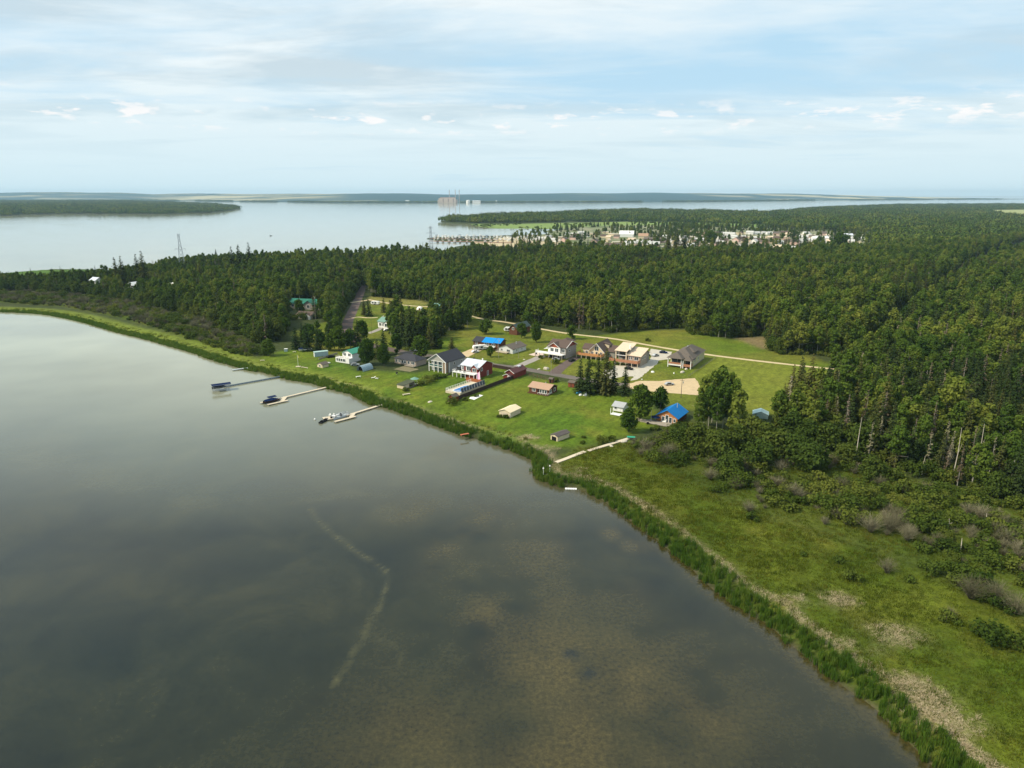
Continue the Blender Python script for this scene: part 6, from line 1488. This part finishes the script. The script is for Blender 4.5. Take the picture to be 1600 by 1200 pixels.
# marina: two long piers, boats in rows and a shingle spit
RUST = mat('rust_pier', (.30, .12, .085), .85, .12, .2)
o = walk('marina_pier', 'long rust red pier of the marina seen beyond the forest', (669,376.5), (800,379), 7, RUST, 2.4, cat='pier', posts=False, plank=14)
walk('marina_pier', 'second rust red pier behind the moored boats', (672,372.5), (790,375), 5, RUST, 2.4, cat='pier', posts=False, plank=14)
BM = []
for mm in (WHITE, NAVY, mat('cream_boat', (.7, .6, .45), .5)):
    m = MB(); m.prism([(-4, -1.4), (2.4, -1.4), (4.6, 0), (2.4, 1.4), (-4, 1.4)], .0, 1.5, 0); m.box(-2.4, -1.1, 1.51, 1.6, 1.1, 2.6, 0); m.box(-3.4, -1.5, 3.5, 1.2, 1.5, 3.7, 1)
    for x in (-3.2, 1.0):
        for y in (-1.3, 1.3): m.box(x, y-.06, 1.5, x+.12, y+.06, 3.5, 1)
    BM.append(m.mesh('moored_boat', WHITE if mm is not NAVY else GREYD, mm))
for row, (ya, yb) in enumerate(((370.3, 371.5), (371.8, 373.4), (374.4, 376.2), (378.3, 381))):
    n = 28 if row < 3 else 16
    for i in range(n):
        u = (i+.5)/n+r.uniform(-.01, .01)
        if row == 3 and u > .72: continue
        px = (678+u*150, ya+(yb-ya)*u)
        o = link('moored_boat', BM[r.choice([0, 0, 1, 2])], None, (*P(*px, .2), .2), R(r.choice([75, 80, -100]))); s_ = r.uniform(1.0, 1.5); o.scale = (s_, s_, s_)
        tag(o, 'small boat moored along the rust red marina piers', 'boat', 'boats moored at the marina')
for i in range(46):
    px = (790+r.uniform(0, 95), 371+r.uniform(0, 7)); px = (px[0], px[1]-(px[0]-790)*.02)
    o = link('parked_vehicle', BM[r.choice([0, 0, 2])], None, (*P(*px, 1.5), 1.5), R(r.uniform(0, 180))); o.scale = (.9, .9, .8)
    tag(o, 'pale boat parked on the marina shore ground', 'boat', 'boats parked on the marina ground')
pad('marina_ground', [(748,383),(800,386),(885,378),(885,371),(800,369.5),(780,372),(770,378)], SAND, 1.52)
for px, lb in (((267,337.6), 'tiny dark boat on the lake below the left wooded shore'), ((423,368.6), 'tiny dark boat alone on the open lake'), ((1222,327.6), 'tiny boat off the right hand point')):
    o = link('distant_boat', BM[1], None, (*P(*px, 0), 0), .4); o.scale = (.7, .7, .6); tag(o, lb, 'boat')
# power station on the far shore
x, y = P(700, 317.0, 1.5); y += 60
h = thing('power_station', 'large beige power station with three striped chimneys on the far shore', 'power station', (x, y, 1.5), R(4))
PB = mat('beige_cladding', (.74, .58, .47), .8, .06, .01); PD = mat('dark_cladding', (.46, .33, .28), .8, .06, .01)
h.scale = (.85, .85, .88)
MB().box(-128, 0, -4, 95, 70, 56).build('boiler_hall', PB, h); MB().box(-110, 8, 56.01, 90, 64, 68).build('upper_hall', PD, h); MB().box(-140, -10, -4, -128.1, 60, 34).build('annexe', PB, h); MB().box(95.1, 10, -4, 118, 60, 40).build('end_block', PD, h)
for i in range(6): MB().box(-108+i*33, -1.5, 4, -92+i*33, 0, 50).build('bay', PD if i % 2 else PB, h)
for i, xx in enumerate((12, 90, 142)):
    s = MB(); s.tube((0, 0, -4), (0, 0, 160-i*0), 5.2, 3.6, 12); st2 = s.build('chimney', mat('pale_chimney', (.42, .38, .36), .8), h, (xx, 90, 0))
    b2 = MB()
    for z in (110, 132, 152): b2.tube((0, 0, z), (0, 0, z+9), 5.2-1.6*z/160+.15, 5.2-1.6*(z+9)/160+.15, 12)
    b2.build('band', PD, st2)
for px, rr, hh, lb in (((731,317), 22, 26, 'white round storage tank right of the power station'), ((775,316.6), 14, 18, 'small white tank far right of the power station')):
    x, y = P(*px); o = thing('storage_tank', lb, 'tank', (x, y+50, 1.5)); MB().tube((0, 0, -2), (0, 0, hh), rr, None, 16).build('wall', WHITE, o); MB().tube((0, 0, hh), (0, 0, hh+6), rr, 1, 16).build('roof', WHITE, o)
for px, w, lb in (((744,317), 90, 'long white shed on the far shore right of the storage tank'), ((635,316.6), 50, 'low white building on the far shore left of the power station')):
    x, y = P(*px); o = thing('far_shed', lb, 'building', (x, y+60, 1.5)); MB().box(-w/2, 0, -2, w/2, 25, 18).build('wall', WHITE, o); MB().slab([(-w/2, -1, 20), (w/2, -1, 20), (w/2, 26, 24), (-w/2, 26, 24)], 1).build('roof', WHITE, o)
# woods along the far shore
xs_ = np.arange(-7200, 9500, 42.0); fy_ = np.interp(xs_, farl[:, 0], farl[:, 1])
X_ = np.concatenate([xs_+rng.uniform(-20, 20, len(xs_)) for _ in range(3)]); Y_ = np.concatenate([fy_+25+k*40+rng.uniform(-18, 18, len(xs_)) for k in range(3)])
q = (np.abs(X_) < .8*Y_) & (vnoise(X_, Y_, 1/500, 1, 2) > .36)
ps = P(700, 317.0); q &= ~((np.abs(X_-ps[0]) < 140) & (Y_ < ps[1]+160))
X_, Y_ = X_[q], Y_[q]; s_ = rng.uniform(.8, 1.3, len(X_))
scatter('far_shore_wood', np.column_stack([X_, Y_, np.full(len(X_), 1.5)]), rng.uniform(0, 6, len(X_)), np.stack([s_*1.5, s_*1.5, s_], 1), rng.integers(0, 4, len(X_)), FARP, 'thin dark line of woods along the far lake shore', 'forest')
# ---------------------------------------------------------------- haze
m = MB().box(-14000, -60, -4, 14000, 15500, 175)
hm = bpy.data.materials.new('haze'); hm.use_nodes = True
ht = hm.node_tree; ht.nodes.remove(ht.nodes['Principled BSDF'])
pv = ht.nodes.new('ShaderNodeVolumePrincipled')
pv.inputs['Color'].default_value = (.54, .80, 1, 1); pv.inputs['Density'].default_value = 4.0e-5; pv.inputs['Anisotropy'].default_value = .1
ht.links.new(pv.outputs[0], ht.nodes['Material Output'].inputs['Volume'])
tag(m.build('haze', hm), kind='stuff')
